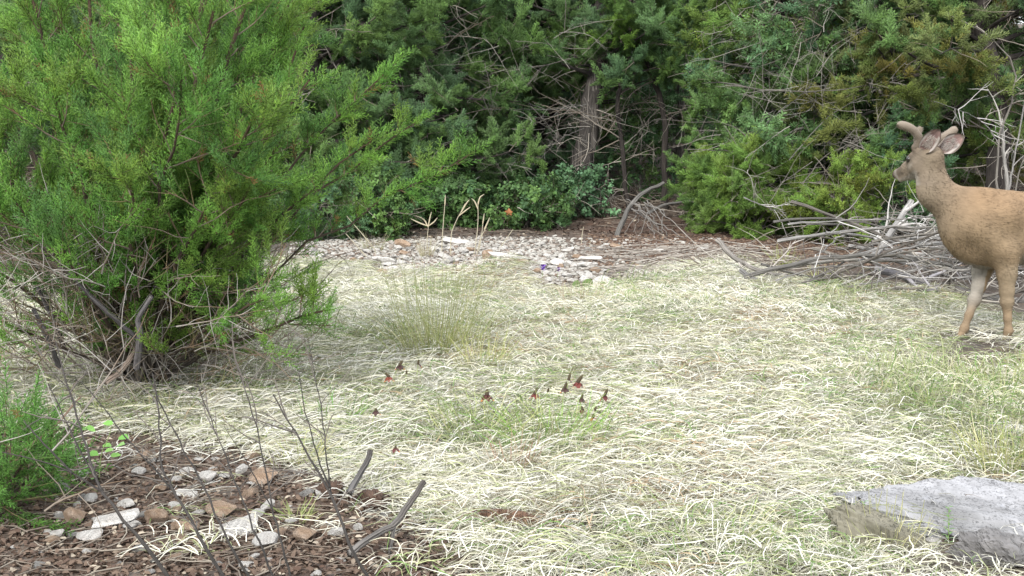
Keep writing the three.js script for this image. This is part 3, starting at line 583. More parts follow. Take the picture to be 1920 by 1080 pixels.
function putStone(label, px, py, w, h, kind, group, name = 'limestone_rock', turn = R(0, 6.28)) {
  const p = ground(px, py + h * 0.4), d = seenAt(p)[2], W = w / FOCAL * d / 2, Hh = h / FOCAL * d / 2;
  const gs = GEO[kind], m = mesh(name, gs[stoneCount++ % gs.length], M.rock);
  const flat = kind === 'slab' ? 0.3 : 0.57, sy = Math.max(Hh * 0.85, W * 0.28) / flat;
  m.position.copy(p).add(V(0, sy * flat * 0.7, 0)); if (group) { m.scale.set(W * 1.05, sy * 1.1, W * R(0.9, 1.3)); } else m.scale.set(W * 1.2, sy * 1.15, W * R(1.0, 1.35)); m.rotation.set(R(-0.2, 0.2), group || Math.abs(turn) > 1 ? turn : turn, R(-0.2, 0.2));
  return tag(m, label, 'rock', group);
}
// the stones of the bare patch, each one told apart
for (const [label, px, py, w, h, kind, turn] of [
  ['largest white flat limestone in the bare soil, crossed by a dark dead stem', 208, 972, 92, 34, 'slab', 0.2],
  ['white wedge shaped stone in the middle of the bare soil', 388, 890, 34, 34, 'white', 0.6],
  ['small white squarish stone standing on edge beside the white wedge', 451, 880, 30, 32, 'white', 0.1],
  ['round tan and white stone right of the largest white slab', 290, 968, 42, 36, 'tan', 0.4],
  ['small white stone lying just above the largest white slab', 240, 946, 36, 24, 'white', 0.2],
  ['broad greyish white stone near the bottom, between two dark stems', 448, 982, 72, 46, 'white', 0.9],
  ['white stone with a brown top, left of the grass sprout', 500, 948, 38, 28, 'white', 0.2],
  ['white broken stone at the bottom edge under the broad greyish one', 497, 1012, 56, 34, 'white', 1.4],
  ['narrow white stone near the bottom left, pointing down right', 108, 1000, 34, 28, 'slab', -0.6],
  ['crumbled white stone at the bottom left, right of the narrow one', 168, 1002, 46, 32, 'white', 0.8],
  ['thin flat white stone lying level above the tan stones', 345, 922, 44, 16, 'slab', 0.0],
  ['low tan stone with a white edge in the middle of the bare soil', 415, 955, 56, 34, 'tan', 0.3],
  ['tan flat stone under the straw left of the broad greyish stone', 342, 988, 54, 26, 'tan', 0.1],
  ['greyish stone under the drooping juniper shoot', 112, 912, 28, 30, 'grey', 0.7],
  ['reddish tan stone right of the broken white stone', 572, 1002, 44, 34, 'tan', 0.2],
  ['small round white stone, right of the reddish tan stone', 627, 1000, 32, 26, 'white', 0.5],
  ['tiny white triangular stone beside the grey broken branch', 673, 988, 20, 20, 'white', 0.0],
  ['tan and white stone behind the dead stems at the right of the white square one', 496, 892, 54, 30, 'tan', 0.1],
  ['long pale grey stone half sunk at the grass edge, right of the bare soil', 622, 824, 56, 26, 'grey', 0.3],
  ['small white chip lying high up in the shade of the juniper bush', 361, 777, 30, 13, 'slab', 0.2],
  ['brown curled stone chip left of the largest white slab', 140, 965, 40, 40, 'tan', 1.0],
  ['rounded grey stone lying in the dry grass below the flowers', 822, 830, 36, 22, 'grey', 0.2],
  ['small tan stone just right of the white wedge', 470, 925, 30, 18, 'tan', 0.5],
  ['pale grey half buried stone at the juniper bush foot', 485, 728, 44, 20, 'grey', 0.5],
  ['white rounded stone in the green grass at the right edge', 1890, 802, 66, 30, 'white', 0.3],
  ['flat white stone left of the white rounded one at the right edge', 1738, 806, 70, 18, 'slab', 0.1],
  ['small pale stone in the green grass below the deer', 1812, 765, 34, 16, 'white', 0.4],
  ['grey round stone in the grass right of the flat white one', 1806, 745, 26, 18, 'grey', 0.4],
  ['white boulder beside the prickly pear pad', 1131, 528, 36, 30, 'white', 0.3],
  ['largest pale slab in the rocky strip before the wood', 940, 478, 66, 20, 'slab', 0.15],
  ['long pale slab at the back of the rocky strip under the briar bush', 850, 450, 56, 16, 'slab', -0.2],
  ['bluish white stone at the left of the rocky strip', 716, 487, 44, 20, 'white', 0.3],
  ['white angular stone at the right end of the rocky strip', 1045, 493, 28, 22, 'white', 0.8],
  ['pale oblong stone right of the white angular one', 1094, 495, 34, 15, 'white', 0.1],
  ['long cream stone above the pale oblong one', 1102, 484, 48, 12, 'slab', 0.05],
  ['upright reddish white stone behind the largest pale slab', 912, 478, 18, 26, 'tan', 0.5],
  ['white stone in the red soil left of the brush pile', 1236, 470, 22, 11, 'white', 0.3],
  ['white pointed stone in the red soil nearest the brush pile', 1318, 464, 24, 16, 'white', 0.9],
  ['pink tan stone in the red soil below the fallen branch roots', 1154, 461, 24, 14, 'tan', 0.3],
  ['tan stone tucked under the leaves left of the tall stalks', 752, 457, 32, 20, 'tan', 0.2],
  ['small white stone at the foot of the tall stalks', 815, 466, 20, 14, 'white', 0.2],
  ['pale rounded stone among sticks right of the red soil', 1065, 467, 26, 14, 'white', 0.5],
]) putStone(label, px, py, w, h, kind, null, 'limestone_rock', turn);
// the rest of the rocky strip
for (let i = 0; i < 210; i++) {
  const px = R(585, 1120) + (rnd() < 0.15 ? R(0, 320) : 0), py = lerp(452, 527, rnd() ** 0.8) - (px > 1120 ? 20 : 0) + (px < 700 ? 10 : 0), w = R(10, 28) * (0.7 + (py - 450) / 150), k = rnd();
  const kind = k < 0.62 ? 'white' : k < 0.78 ? 'tan' : k < 0.9 ? 'slab' : 'grey';
  const look = (w < 17 ? 'tiny ' : w < 26 ? 'small ' : 'fist sized ') + { white: 'white stone', tan: 'reddish tan stone', slab: 'flat white stone', grey: 'grey stone' }[kind];
  const where = (py > 495 ? 'at front of' : py > 472 ? 'in middle of' : 'at back of') + ' rocky strip, ' + (px < 700 ? 'beside juniper bush' : px < 800 ? 'left of star headed stalk' : px < 880 ? 'among dry stalks' : px < 970 ? 'below orange leaf' : px < 1070 ? 'around violet flowers' : px < 1200 ? 'by prickly pear' : 'in red soil');
  putStone(`${look} ${where}`, px, py, w, w * R(0.4, 0.7), kind, `${look}s ${where}`, 'strip_stone');
}
for (let i = 0; i < 110; i++) {
  let px, py; do { px = R(20, 800); py = R(840, 1075); } while (cover(...(p => [p.x, p.z])(ground(px, py)))[0] > 0.3);
  const w = R(12, 34), k = rnd();
  const kind = k < 0.42 ? 'white' : k < 0.8 ? 'tan' : 'grey', look = (w < 18 ? 'tiny ' : w < 26 ? 'small ' : 'larger ') + { white: 'white chip', tan: 'reddish tan chip', grey: 'grey chip' }[kind];
  const where = 'on bare soil ' + (py < 880 ? 'near its upper end' : py < 960 ? 'halfway down' : 'at the bottom') + (px < 220 ? ' by drooping juniper shoot' : px < 420 ? ' around dark stems' : px < 600 ? ' right of white square stone' : ' by grey broken branch');
  putStone(`${look} ${where}`, px, py, w, w * R(0.4, 0.7), kind, `${look}s ${where}`, 'soil_stone');
}
{ // gravel: too many to count
  const g = thing('gravel', 'fine pale and reddish gravel strewn over the soil', null, null, V(0, 0, 0)); g.userData.kind = 'stuff';
  const list = [], list2 = [];
  for (let i = 0; i < 26000; i++) {
    const zone = rnd(); let px, py;
    if (zone < 0.34) { px = R(540, 1060) + (rnd() < 0.35 ? R(0, 330) : 0); py = lerp(447, 532, rnd()) + (rnd() - 0.5) * 8; } else if (zone < 0.62) { px = R(1100, 2100); py = R(440, 500); } else { px = R(-100, 900); py = R(770, 1080); }
    const p = ground(px, py); if (rnd() < cover(p.x, p.z)[0] * 0.9) continue;
    const s = (zone < 0.34 ? R(0.007, 0.034) : zone < 0.62 ? R(0.008, 0.026) : R(0.003, 0.012)), c = zone < 0.34 ? mixc([0.8, 0.78, 0.74], [0.36, 0.25, 0.19], rnd() ** 3) : mixc([0.2, 0.12, 0.08], [0.5, 0.36, 0.27], rnd() ** 2);
    (rnd() < 0.5 ? list : list2).push([new THREE.Matrix4().compose(p.add(V(0, s * 0.2, 0)), new THREE.Quaternion().setFromEuler(new THREE.Euler(R(-0.4, 0.4), R(0, 6.28), R(-0.4, 0.4))), V(s, s * R(0.5, 1), s * R(0.7, 1.1))), c]);
  }
  const one = [1, 1, 1];
  scatter('pebbles', stone(181, 1, 0.65, 0.8, { color: one, stain: 0, detail: 1, crease: 0.3 }), M.rock, g, list);
  scatter('pebbles', stone(182, 1, 0.5, 0.9, { color: one, stain: 0, detail: 1, crease: 0.3 }), M.rock, g, list2);
}
{ // dead leaves, bark flakes and bits of twig on the soil
  rnd = mulberry(67);
  const g = thing('leaf_litter', 'brown dead leaves and bits of twig strewn on the soil', null, null, V(0, 0, 0)); g.userData.kind = 'stuff';
  const flake = new Shape(); flake.leaf(V(0, 0, -0.5), V(0, 0, 1), V(0, 1, 0), 1, 0.55, [1, 1, 1], 0.5);
  const stick = new Shape(); stick.tube([V(-0.5, 0, 0), V(-0.1, 0.03, 0.04), V(0.2, 0.02, -0.03), V(0.5, 0, 0.02)], [0.016, 0.01], 4, [1, 1, 1]);
  const a = [], b = [];
  for (let i = 0; i < 34000; i++) {
    const wood = rnd() < 0.7; let p;
    if (wood) { const d = R(12.4, 20); p = onLand(R(-0.6, 0.62) * d, -d); } else { p = ground(R(-150, 1000), R(740, 1090)); if (rnd() < cover(p.x, p.z)[0]) continue; }
    const tone = mixc([0.07, 0.042, 0.03], rnd() < 0.24 ? [0.36, 0.31, 0.24] : [0.135, 0.095, 0.068], rnd());
    const q = new THREE.Quaternion().setFromEuler(new THREE.Euler(R(-0.5, 0.5), R(0, 6.28), R(-0.5, 0.5)));
    if (rnd() < 0.93) { const s = wood ? R(0.02, 0.055) : R(0.008, 0.026); a.push([new THREE.Matrix4().compose(p.add(V(0, s * 0.2 + 0.004, 0)), q, V(s, s, s)), tone]); }
    else { const s = R(0.05, wood ? 0.4 : 0.17); b.push([new THREE.Matrix4().compose(p.add(V(0, 0.008, 0)), new THREE.Quaternion().setFromEuler(new THREE.Euler(0, R(0, 6.28), R(-0.12, 0.12))), V(s, s, s)), mixc([0.24, 0.21, 0.17], [0.09, 0.065, 0.05], rnd())]); }
  }
  scatter('dead_leaves', flake.build(), M.flake, g, a); scatter('twig_bits', stick.build(), M.flake, g, b);
}
// the big slab at the lower right and the rough lump before it
{
  const b = stone(201, 0.5, 0.105, 0.3, { color: [0.29, 0.292, 0.315], dirt: [0.1, 0.1, 0.098], flat: 0.62, detail: 30, cuts: 8, deep: 0.7, rough: 0.3, pits: 0.1, stain: 1.1, crease: 0.6 });
  const m = mesh('slab_boulder', b, M.rock); const c = ground(1890, 1000); m.position.copy(c).add(V(0.06, -0.025, -0.02)); m.rotation.set(0.12, -0.22, -0.02);
  tag(m, 'large flat grey limestone slab lying at the lower right corner', 'boulder');
  const l = mesh('rough_boulder', stone(202, 0.1, 0.06, 0.08, { color: [0.17, 0.165, 0.17], dirt: [0.05, 0.05, 0.052], detail: 14, rough: 0.4, pits: 0.11, cuts: 5, crease: 0.9 }), M.rock);
  l.position.copy(ground(1856, 1050)).add(V(0, 0.015, 0)); tag(l, 'dark rough pitted lump of rock in front of the large grey slab', 'boulder');
  const e = mesh('broken_ledge', stone(203, 0.19, 0.065, 0.08, { color: [0.17, 0.16, 0.125], dirt: [0.075, 0.072, 0.045], flat: 0.6, detail: 18, rough: 0.3, pits: 0.08, cuts: 9, stain: 1 }), M.rock);
  e.position.copy(ground(1668, 1030)).add(V(0.03, 0.012, 0)); e.rotation.set(0.35, -0.45, -0.2); tag(e, 'slanting broken ledge of rock with grass before it, left of the dark rough lump', 'boulder');
  putStone('small white stone at the bottom edge, left of the dark rough lump', 1745, 1020, 50, 24, 'white', null, 'limestone_rock', 0.2);
}
// ---------------------------------------------------------------- dead wood
// sticks laid out along places of the photograph: [px, py, depth]
const stickPath = (pts, n = 14, wob = 0.006) => bent(pts.map(p => at(...p)), n, wob);
function stick(name, label, category, pts, r0, r1, color, o = {}) {
  const path = stickPath(pts, o.n ?? 14, o.wob ?? 0.006), O = path[0].clone();
  const t = thing(name, label, category, o.group, O), rel = path.map(p => p.clone().sub(O));
  const s = new Shape(); s.tube(rel, [r0, r1], o.sides ?? 6, color, o.tip ?? color, o.bump ?? 0.2);
  mesh(o.part ?? 'stem', s.build(), o.mat ?? M.bark, t);
  const c = new THREE.CatmullRomCurve3(rel);
  for (const f of o.forks ?? []) {                   // forks drawn the same way, starting on the stem
    const fp = stickPath(f.pts, 10, 0.006).map(p => p.sub(O)); const b = new Shape(); b.tube(fp, [Math.min(f.r ?? 1, r0 * 0.6), f.r1 ?? r1 * 0.7], 5, color, o.tip ?? color, 0.15); mesh('fork', b.build(), o.mat ?? M.bark, t);
  }
  for (let i = 0; i < (o.twigs ?? 0); i++) {
    const u = R(o.twigFrom ?? 0.25, 1), p = c.getPoint(u), d = c.getTangent(u).addScaledVector(randDir(), 0.9).normalize(), L = R(0.1, 0.45) * (o.twigLen ?? 1), b = new Shape(), g = grow(p, d, L, 6, 0.2, o.twigLift ?? 0);
    b.tube(g, [r1 * 0.8 + 0.001, 0.0011], 4, color, o.tip ?? color);
    for (let j = 2; j < 6; j++) if (rnd() < 0.6) b.tube(grow(g[j], randDir().addScaledVector(d, 0.7).normalize(), L * R(0.2, 0.5), 4, 0.22, 0), [r1 * 0.5 + 0.0006, 0.0009], 3, color);
    mesh('twig', b.build(), M.twig, t);
  }
  return t;
}
rnd = mulberry(71);
const DK = [0.085, 0.076, 0.068], DKT = [0.13, 0.11, 0.095], GR = [0.21, 0.2, 0.185], PB = [0.3, 0.275, 0.24], WH = [0.47, 0.455, 0.44];
// dead weed stems in front of the bare soil
const ST = (label, pts, r, forks = []) => stick('dead_weed', label, 'dead weed', pts, r * 0.66, r * 0.28, DK, { tip: DKT, forks, twigs: 7, twigLen: 0.4, sides: 6, n: 18, wob: 0.004 });
ST('leftmost dark forked stem, leaning left across the largest white stone', [[330, 1105, 2.55], [262, 1010, 2.6], [192, 922, 2.68], [165, 850, 2.78], [140, 770, 2.9], [104, 640, 3.1]], 0.007, [
  { pts: [[192, 922, 2.68], [140, 890, 2.7], [80, 866, 2.74], [4, 848, 2.8]] }, { pts: [[135, 888, 2.7], [100, 850, 2.76], [66, 815, 2.82], [44, 788, 2.88]], r: 0.003 }, { pts: [[186, 915, 2.69], [148, 842, 2.8], [120, 786, 2.9], [90, 720, 3.0]], r: 0.003 }]);
ST('dark stem that forks near the broad greyish stone and leans left', [[430, 1105, 2.55], [382, 1020, 2.6], [327, 924, 2.7], [306, 880, 2.76], [298, 790, 2.88], [285, 700, 3.02]], 0.0062, [{ pts: [[327, 924, 2.7], [262, 850, 2.8], [208, 785, 2.9], [150, 715, 3.02]], r: 0.0038 }]);
ST('straight dark stem through the middle of the bare soil', [[480, 1105, 2.56], [436, 1030, 2.6], [388, 930, 2.7], [338, 832, 2.84], [306, 770, 2.94], [268, 680, 3.08]], 0.0048);
ST('thin stem right of the straight dark stem', [[520, 1105, 2.56], [488, 1025, 2.62], [455, 940, 2.72], [425, 860, 2.82], [400, 800, 2.92], [370, 720, 3.05]], 0.0042);
ST('stem with a crook that passes the white squarish stone', [[552, 1105, 2.56], [530, 1030, 2.6], [512, 960, 2.68], [492, 860, 2.8], [472, 770, 2.92], [445, 690, 3.04]], 0.0042, [{ pts: [[512, 960, 2.68], [470, 880, 2.78], [420, 800, 2.9]], r: 0.0026 }]);
ST('darkest forked stem at the right of the bare soil', [[700, 1105, 2.56], [658, 1025, 2.6], [622, 930, 2.7], [582, 862, 2.78], [550, 805, 2.86], [512, 740, 2.96]], 0.006, [{ pts: [[618, 915, 2.71], [592, 845, 2.8], [574, 780, 2.9], [560, 700, 3.0]], r: 0.0034 }]);
ST('upright thin stem above the darkest forked stem', [[622, 935, 2.7], [612, 860, 2.76], [604, 780, 2.84], [590, 700, 2.92], [578, 640, 3.0]], 0.0032);
// the grey broken branch and other pieces near it
stick('broken_branch', 'grey broken branch with a raised snapped end at the bottom, left of the middle', 'branch', [[655, 1040, 2.78], [700, 1005, 2.84], [742, 982, 2.9], [766, 945, 2.95], [795, 903, 3.0]], 0.01, 0.0075, [0.3, 0.28, 0.26], { tip: [0.15, 0.13, 0.115], bump: 0.35, sides: 9, n: 20, forks: [{ pts: [[740, 984, 2.9], [734, 1020, 2.86], [728, 1050, 2.82]], r: 0.007, r1: 0.005 }] });
stick('broken_branch', 'short grey dead stub standing in the dry grass above the brown clods', 'branch', [[655, 925, 3.2], [672, 895, 3.24], [690, 862, 3.28], [695, 845, 3.3]], 0.011, 0.008, [0.22, 0.21, 0.205], { tip: [0.12, 0.105, 0.095], bump: 0.45, sides: 9 });
stick('cut_twig', 'pinkish peeled twig lying across the drooping juniper shoot', 'twig', [[28, 862, 3.1], [62, 832, 3.14], [100, 800, 3.2], [150, 745, 3.3]], 0.0045, 0.003, [0.5, 0.34, 0.24], {});
stick('cut_branch', 'thick peeled branch slanting under the juniper bush', 'branch', [[196, 718, 4.4], [222, 700, 4.45], [246, 670, 4.5], [262, 640, 4.6]], 0.012, 0.01, [0.46, 0.36, 0.29], { bump: 0.3 });
for (const [l, pts, r] of [
  ['grey sawn stem leaning left, left of the juniper stems', [[110, 690, 4.6], [92, 640, 4.5], [62, 580, 4.42]], 0.016],
  ['grey sawn stem just right of the left leaning one', [[122, 660, 4.7], [95, 590, 4.6], [70, 540, 4.5]], 0.014],
  ['long bare grey stem slanting up to the left through the juniper bush', [[262, 640, 4.5], [215, 598, 4.4], [165, 550, 4.3], [128, 512, 4.2]], 0.014],
  ['knotty grey stub in the heart of the juniper bush', [[255, 690, 4.5], [262, 620, 4.45], [258, 600, 4.44], [285, 555, 4.4]], 0.02],
]) stick('dead_branch', l, 'dead branch', pts, r * 0.75, r * 0.5, [0.23, 0.21, 0.215], { bump: 0.35, sides: 9, tip: [0.3, 0.28, 0.285] });
{ // rotten wood and clods
  const log = mesh('rotten_log', stone(211, 0.1, 0.026, 0.035, { color: [0.3, 0.165, 0.105], dirt: [0.12, 0.07, 0.05], detail: 14, rough: 0.3, pits: 0.12, cuts: 5, stain: 1 }), M.bark);
  log.position.copy(ground(950, 985)).add(V(0, 0.02, 0)); log.rotation.set(0.1, -0.2, -0.12); tag(log, 'reddish brown rotten piece of wood lying in the dry grass near the bottom middle', 'log');
  for (const [label, px, py, s, i] of [['brown crumbly clod behind the grey broken branch', 700, 945, 0.06, 1], ['dark brown clod left of the short grey stub', 625, 920, 0.05, 2], ['small dark clod right of the crumbly clod', 735, 935, 0.035, 3]]) {
    const c = mesh('soil_clod', stone(220 + i, s, s * 0.6, s * 0.8, { color: [0.2, 0.12, 0.08], dirt: [0.08, 0.05, 0.04], detail: 12, rough: 0.5, pits: 0.16, cuts: 3, stain: 1, crease: 1 }), M.bark); c.position.copy(ground(px, py + 10)).add(V(0, s * 0.25, 0)); tag(c, label, 'clod');
  }
}
// the fallen branch with its root-like twigs before the shaggy cedar
{
  const t = stick('fallen_branch', 'grey fallen branch propped before the cedars with thin twigs hanging to the ground', 'branch', [[1152, 455, 12.6], [1164, 425, 12.7], [1180, 388, 12.8], [1205, 362, 12.9], [1245, 343, 13]], 0.034, 0.022, GR, { bump: 0.25, sides: 9, twigs: 0 });
  const O = t.position;
  for (let i = 0; i < 12; i++) { const a = at(R(1172, 1215), R(370, 400), 12.75), b = at(R(1165, 1290), R(440, 470), R(12.3, 12.9)); b.y = land(b.x, b.z) + 0.01; const m = a.clone().lerp(b, 0.5).add(V(R(-0.1, 0.1), R(0, 0.12), R(-0.1, 0.1))); const s = new Shape(); s.tube(bent([a, m, b], 12, 0.035).map(p => p.sub(O)), [R(0.004, 0.011), 0.003], 5, [0.16, 0.15, 0.14], GR); mesh('twig', s.build(), M.twig, t); }
}
stick('fallen_branch', 'thin grey fallen pole lying level behind the fallen branch twigs', 'branch', [[1215, 400, 13.2], [1245, 385, 13.2], [1300, 378, 13.3], [1345, 384, 13.3]], 0.022, 0.01, GR, { twigs: 7, twigLen: 0.8 });
stick('fallen_branch', 'long straight thin stick on the red soil', 'branch', [[1215, 446, 12.8], [1270, 449, 12.75], [1330, 450, 12.7], [1390, 447, 12.6]], 0.012, 0.008, [0.4, 0.33, 0.26], { twigs: 2 });

// ---------------------------------------------------------------- the brush pile
const BP = [
  ['long grey pole across the middle of the brush pile, reaching past the deer chest', [[1395, 520, 8.6], [1560, 482, 8.5], [1680, 480, 8.4], [1790, 500, 8.2], [1850, 516, 8.1]], 0.02, 0.012, GR],
  ['second grey pole just under the longest one', [[1440, 505, 8.8], [1560, 490, 8.6], [1700, 490, 8.5], [1800, 508, 8.3]], 0.017, 0.01, [0.42, 0.4, 0.37]],
  ['thick pale split limb standing slanted out of the brush pile before the deer neck', [[1632, 490, 9.0], [1660, 452, 9.05], [1690, 408, 9.1], [1710, 376, 9.15]], 0.032, 0.022, WH],
  ['dark grey branch along the front of the brush pile', [[1390, 508, 8.9], [1430, 530, 8.6], [1520, 545, 8.3], [1640, 552, 8.1], [1760, 545, 8.0]], 0.022, 0.014, [0.26, 0.25, 0.24]],
  ['pale pole low at the front of the brush pile', [[1500, 555, 8.0], [1580, 550, 8.0], [1660, 542, 8.0], [1730, 540, 8.0]], 0.017, 0.01, PB],
  ['bundle of white sticks rising right, first of the brush pile', [[1600, 482, 8.6], [1660, 462, 8.6], [1720, 446, 8.5], [1780, 440, 8.4]], 0.014, 0.008, WH],
  ['white stick next below the rising bundle', [[1610, 490, 8.5], [1690, 468, 8.5], [1760, 455, 8.4], [1810, 452, 8.3]], 0.012, 0.007, WH],
  ['white stick lowest of the rising three', [[1580, 500, 8.4], [1670, 478, 8.4], [1750, 466, 8.3], [1800, 470, 8.2]], 0.012, 0.007, PB],
  ['curved branch at the left tip of the brush pile with a pale broken end', [[1345, 450, 10.0], [1375, 480, 9.8], [1420, 505, 9.4], [1480, 520, 9.0]], 0.026, 0.014, [0.36, 0.33, 0.3]],
  ['grey log under the brush pile, right of its middle', [[1640, 505, 8.7], [1700, 520, 8.6], [1760, 545, 8.5]], 0.034, 0.026, [0.4, 0.38, 0.4]],
  ['dark log between the deer legs behind', [[1790, 545, 8.2], [1860, 560, 8.1], [1940, 570, 8.0]], 0.04, 0.03, [0.2, 0.19, 0.18]],
  ['pale stick lying behind the deer leg, at the right end of the brush pile', [[1770, 570, 7.8], [1830, 560, 7.8], [1910, 540, 7.8]], 0.016, 0.01, PB],
];
for (const [label, pts, r0, r1, c] of BP) stick('brush_branch', label, 'branch', pts, r0, r1, c, { twigs: 4, twigLen: 1.2, bump: 0.25, sides: 7 });
for (let i = 0; i < 66; i++) {
  const x = lerp(1400, 1960, Math.sqrt(rnd())), d0 = R(7.9, 9.9), lift = R(0.02, 0.6) * smooth(1450, 1650, x) + 0.02, w = R(0.25, 0.85), a = gauss() * 0.5 + (rnd() < 0.25 ? 1.2 : 0);
  const cx = (x - 960) / FOCAL * d0, c = onLand(cx, -d0, lift * (1 - smooth(9.2, 10, d0) * 0.5)), dir = V(Math.cos(a), gauss() * 0.28, Math.sin(a) * 0.8).normalize();
  const pts = [-1, -0.4, 0.3, 1].map(k => { const p = c.clone().addScaledVector(dir, k * w).add(V(gauss() * 0.04, gauss() * 0.03, gauss() * 0.04)); p.y = Math.max(p.y, land(p.x, p.z) + 0.01); return p; });
  const k = rnd(), col = k < 0.35 ? WH : k < 0.65 ? PB : k < 0.85 ? GR : [0.2, 0.18, 0.16], r = R(0.005, 0.016);
  const look = (w < 0.45 ? 'short ' : w < 0.65 ? 'middling ' : 'long ') + (r < 0.009 ? 'thin ' : 'stout ') + (k < 0.35 ? 'white' : k < 0.65 ? 'pale' : k < 0.85 ? 'grey' : 'dark') + ' stick ' + (Math.abs(a) > 0.9 ? 'pointing into' : dir.y > 0.15 ? 'slanting up in' : dir.y < -0.15 ? 'slanting down in' : 'lying across') + (d0 < 8.6 ? ' front of' : d0 < 9.3 ? ' middle of' : ' back of') + ' brush pile, ' + (x < 1560 ? 'left end' : x < 1720 ? 'below leafy shrub' : 'under deer');
  const t = thing('brush_stick', look, 'stick', look.replace('stick', 'sticks'), c), s = new Shape();
  s.tube(bent(pts, 10, 0.008).map(p => p.sub(c)), [r, r * 0.5], 6, col, mixc(col, [0.3, 0.26, 0.22], 0.4), 0.2); mesh('stem', s.build(), M.bark, t);
  for (let j = 0; j < 3; j++) { const q = pts[1 + j % 3].clone().sub(c), b = new Shape(); b.tube(grow(q, dir.clone().addScaledVector(randDir(), 0.9).normalize(), R(0.15, 0.5), 6, 0.25, 0), [r * 0.45 + 0.001, 0.0014], 4, col); mesh('twig', b.build(), M.twig, t); }
}
{ // its fine dead twigs
  const s = new Shape();
  for (let i = 0; i < 430; i++) {
    const px = lerp(1370, 1990, Math.sqrt(rnd())), d = R(7.7, 10), h = rnd() ** 1.4 * 0.6 * smooth(1440, 1680, px) + 0.01, p = onLand((px - 960) / FOCAL * d, -d, h), col = mixc([0.36, 0.34, 0.315], [0.07, 0.058, 0.05], rnd() ** 0.7);
    const dir = V(gauss(), gauss() * 0.45, gauss() * 0.6).normalize(); s.tube(grow(p, dir, R(0.15, 0.6), 7, 0.25, -0.03), [R(0.002, 0.006), 0.001], 3, col);
  }
  for (let i = 0; i < 230; i++) { const px = R(1130, 1480), d = R(9.6, 11.4), p = onLand((px - 960) / FOCAL * d, -d, R(0.005, 0.06)), col = mixc([0.38, 0.35, 0.31], [0.14, 0.11, 0.09], rnd()); s.tube(grow(p, V(gauss(), 0.03, gauss() * 0.4).normalize(), R(0.3, 0.9), 7, 0.1, 0), [R(0.003, 0.008), 0.0015], 4, col); }
  const m = mesh('brush_twigs', s.build(), M.twig); tag(m, 'fine dead twigs filling the brush pile and lying before the wood', null, null, 'stuff');
}
// ---------------------------------------------------------------- pale bare saplings and arching twigs before the wood
const ARCH = [
  ['tall pale sapling that arches over to the left at the right edge', [[1888, 430, 11], [1872, 350, 11], [1872, 270, 11], [1893, 200, 11], [1905, 135, 11], [1888, 98, 11], [1850, 65, 11], [1778, 27, 11]], 0.014, 0.005, PB],
  ['straight white sapling trunk just behind the deer back', [[1892, 430, 11.1], [1889, 350, 11.1], [1883, 290, 11.1], [1879, 225, 11.1]], 0.022, 0.017, [0.45, 0.43, 0.4]],
  ['pale sapling leaning right behind the deer back', [[1890, 430, 11.2], [1893, 350, 11.2], [1903, 295, 11.2], [1917, 225, 11.2], [1930, 140, 11.2]], 0.014, 0.006, WH],
  ['second right leaning pale sapling at the frame edge', [[1898, 430, 11.0], [1906, 350, 11.0], [1922, 290, 11.0], [1945, 210, 11]], 0.01, 0.006, PB],
  ['thin pale twig slanting down from the left to the saplings', [[1752, 190, 10.9], [1800, 206, 10.9], [1842, 228, 11], [1868, 256, 11]], 0.004, 0.009, WH],
  ['long pale twig arching above the deer antlers', [[1505, 345, 12], [1545, 295, 12], [1600, 266, 12], [1640, 232, 12], [1662, 185, 12]], 0.012, 0.004, PB],
  ['level pale twig at the upper right, crossing the thicket', [[1360, 160, 12.2], [1480, 172, 12.1], [1590, 166, 12], [1690, 146, 12], [1742, 112, 12]], 0.012, 0.004, PB],
  ['pale twig slanting up right over the thicket, under the level one', [[1480, 300, 12.1], [1560, 215, 12.1], [1640, 170, 12], [1715, 130, 12]], 0.01, 0.004, [0.42, 0.4, 0.36]],
  ['top pale twig at the upper right corner, nearly level', [[1620, 30, 12], [1690, 26, 12], [1760, 30, 12], [1800, 40, 12]], 0.009, 0.006, PB],
  ['fan of bare twigs left of the thicket', [[1400, 270, 12.2], [1450, 220, 12.1], [1500, 180, 12.1], [1530, 150, 12.1]], 0.01, 0.004, GR],
  ['drooping bare branch in front of the bushy cedar', [[1290, 280, 12.8], [1350, 282, 12.7], [1430, 292, 12.6], [1480, 310, 12.5]], 0.01, 0.004, PB],
  ['bare branch hanging over the yellow green shrub', [[1395, 370, 12.0], [1430, 385, 11.9], [1475, 400, 11.9]], 0.012, 0.006, WH],
  ['hanging bare twig between the thicket and the deer face', [[1600, 180, 12.1], [1606, 240, 12], [1608, 300, 12], [1612, 345, 12]], 0.008, 0.003, PB],
  ['long level dead branch left of the shaggy trunk', [[1100, 195, 14.4], [1040, 205, 14.3], [980, 205, 14.2], [900, 205, 14.2]], 0.014, 0.004, GR],
  ['dead branch drooping left from the shaggy trunk', [[1095, 240, 14.7], [1060, 255, 14.5], [1010, 285, 14.3], [960, 300, 14.2]], 0.014, 0.004, GR],
  ['tangled bare branch high left of the shaggy trunk', [[1070, 110, 14.5], [1030, 120, 14.4], [970, 135, 14.2], [930, 160, 14.1]], 0.013, 0.004, PB],
  ['dead branch low under the sweeping boughs left of the middle', [[700, 330, 13.5], [760, 345, 13.4], [820, 350, 13.3], [880, 345, 13.3]], 0.014, 0.005, GR],
];
for (const [label, pts, r0, r1, c] of ARCH) stick('bare_branch', label, 'branch', pts, pts[0][0] > 1860 ? r0 : r0 * 0.6, pts[0][0] > 1860 ? r1 : r1 * 0.6, c, { twigs: pts[0][0] > 1860 ? 3 : 9, twigLen: 1.1, twigLift: -0.02, tip: c, sides: 6, n: 18 });
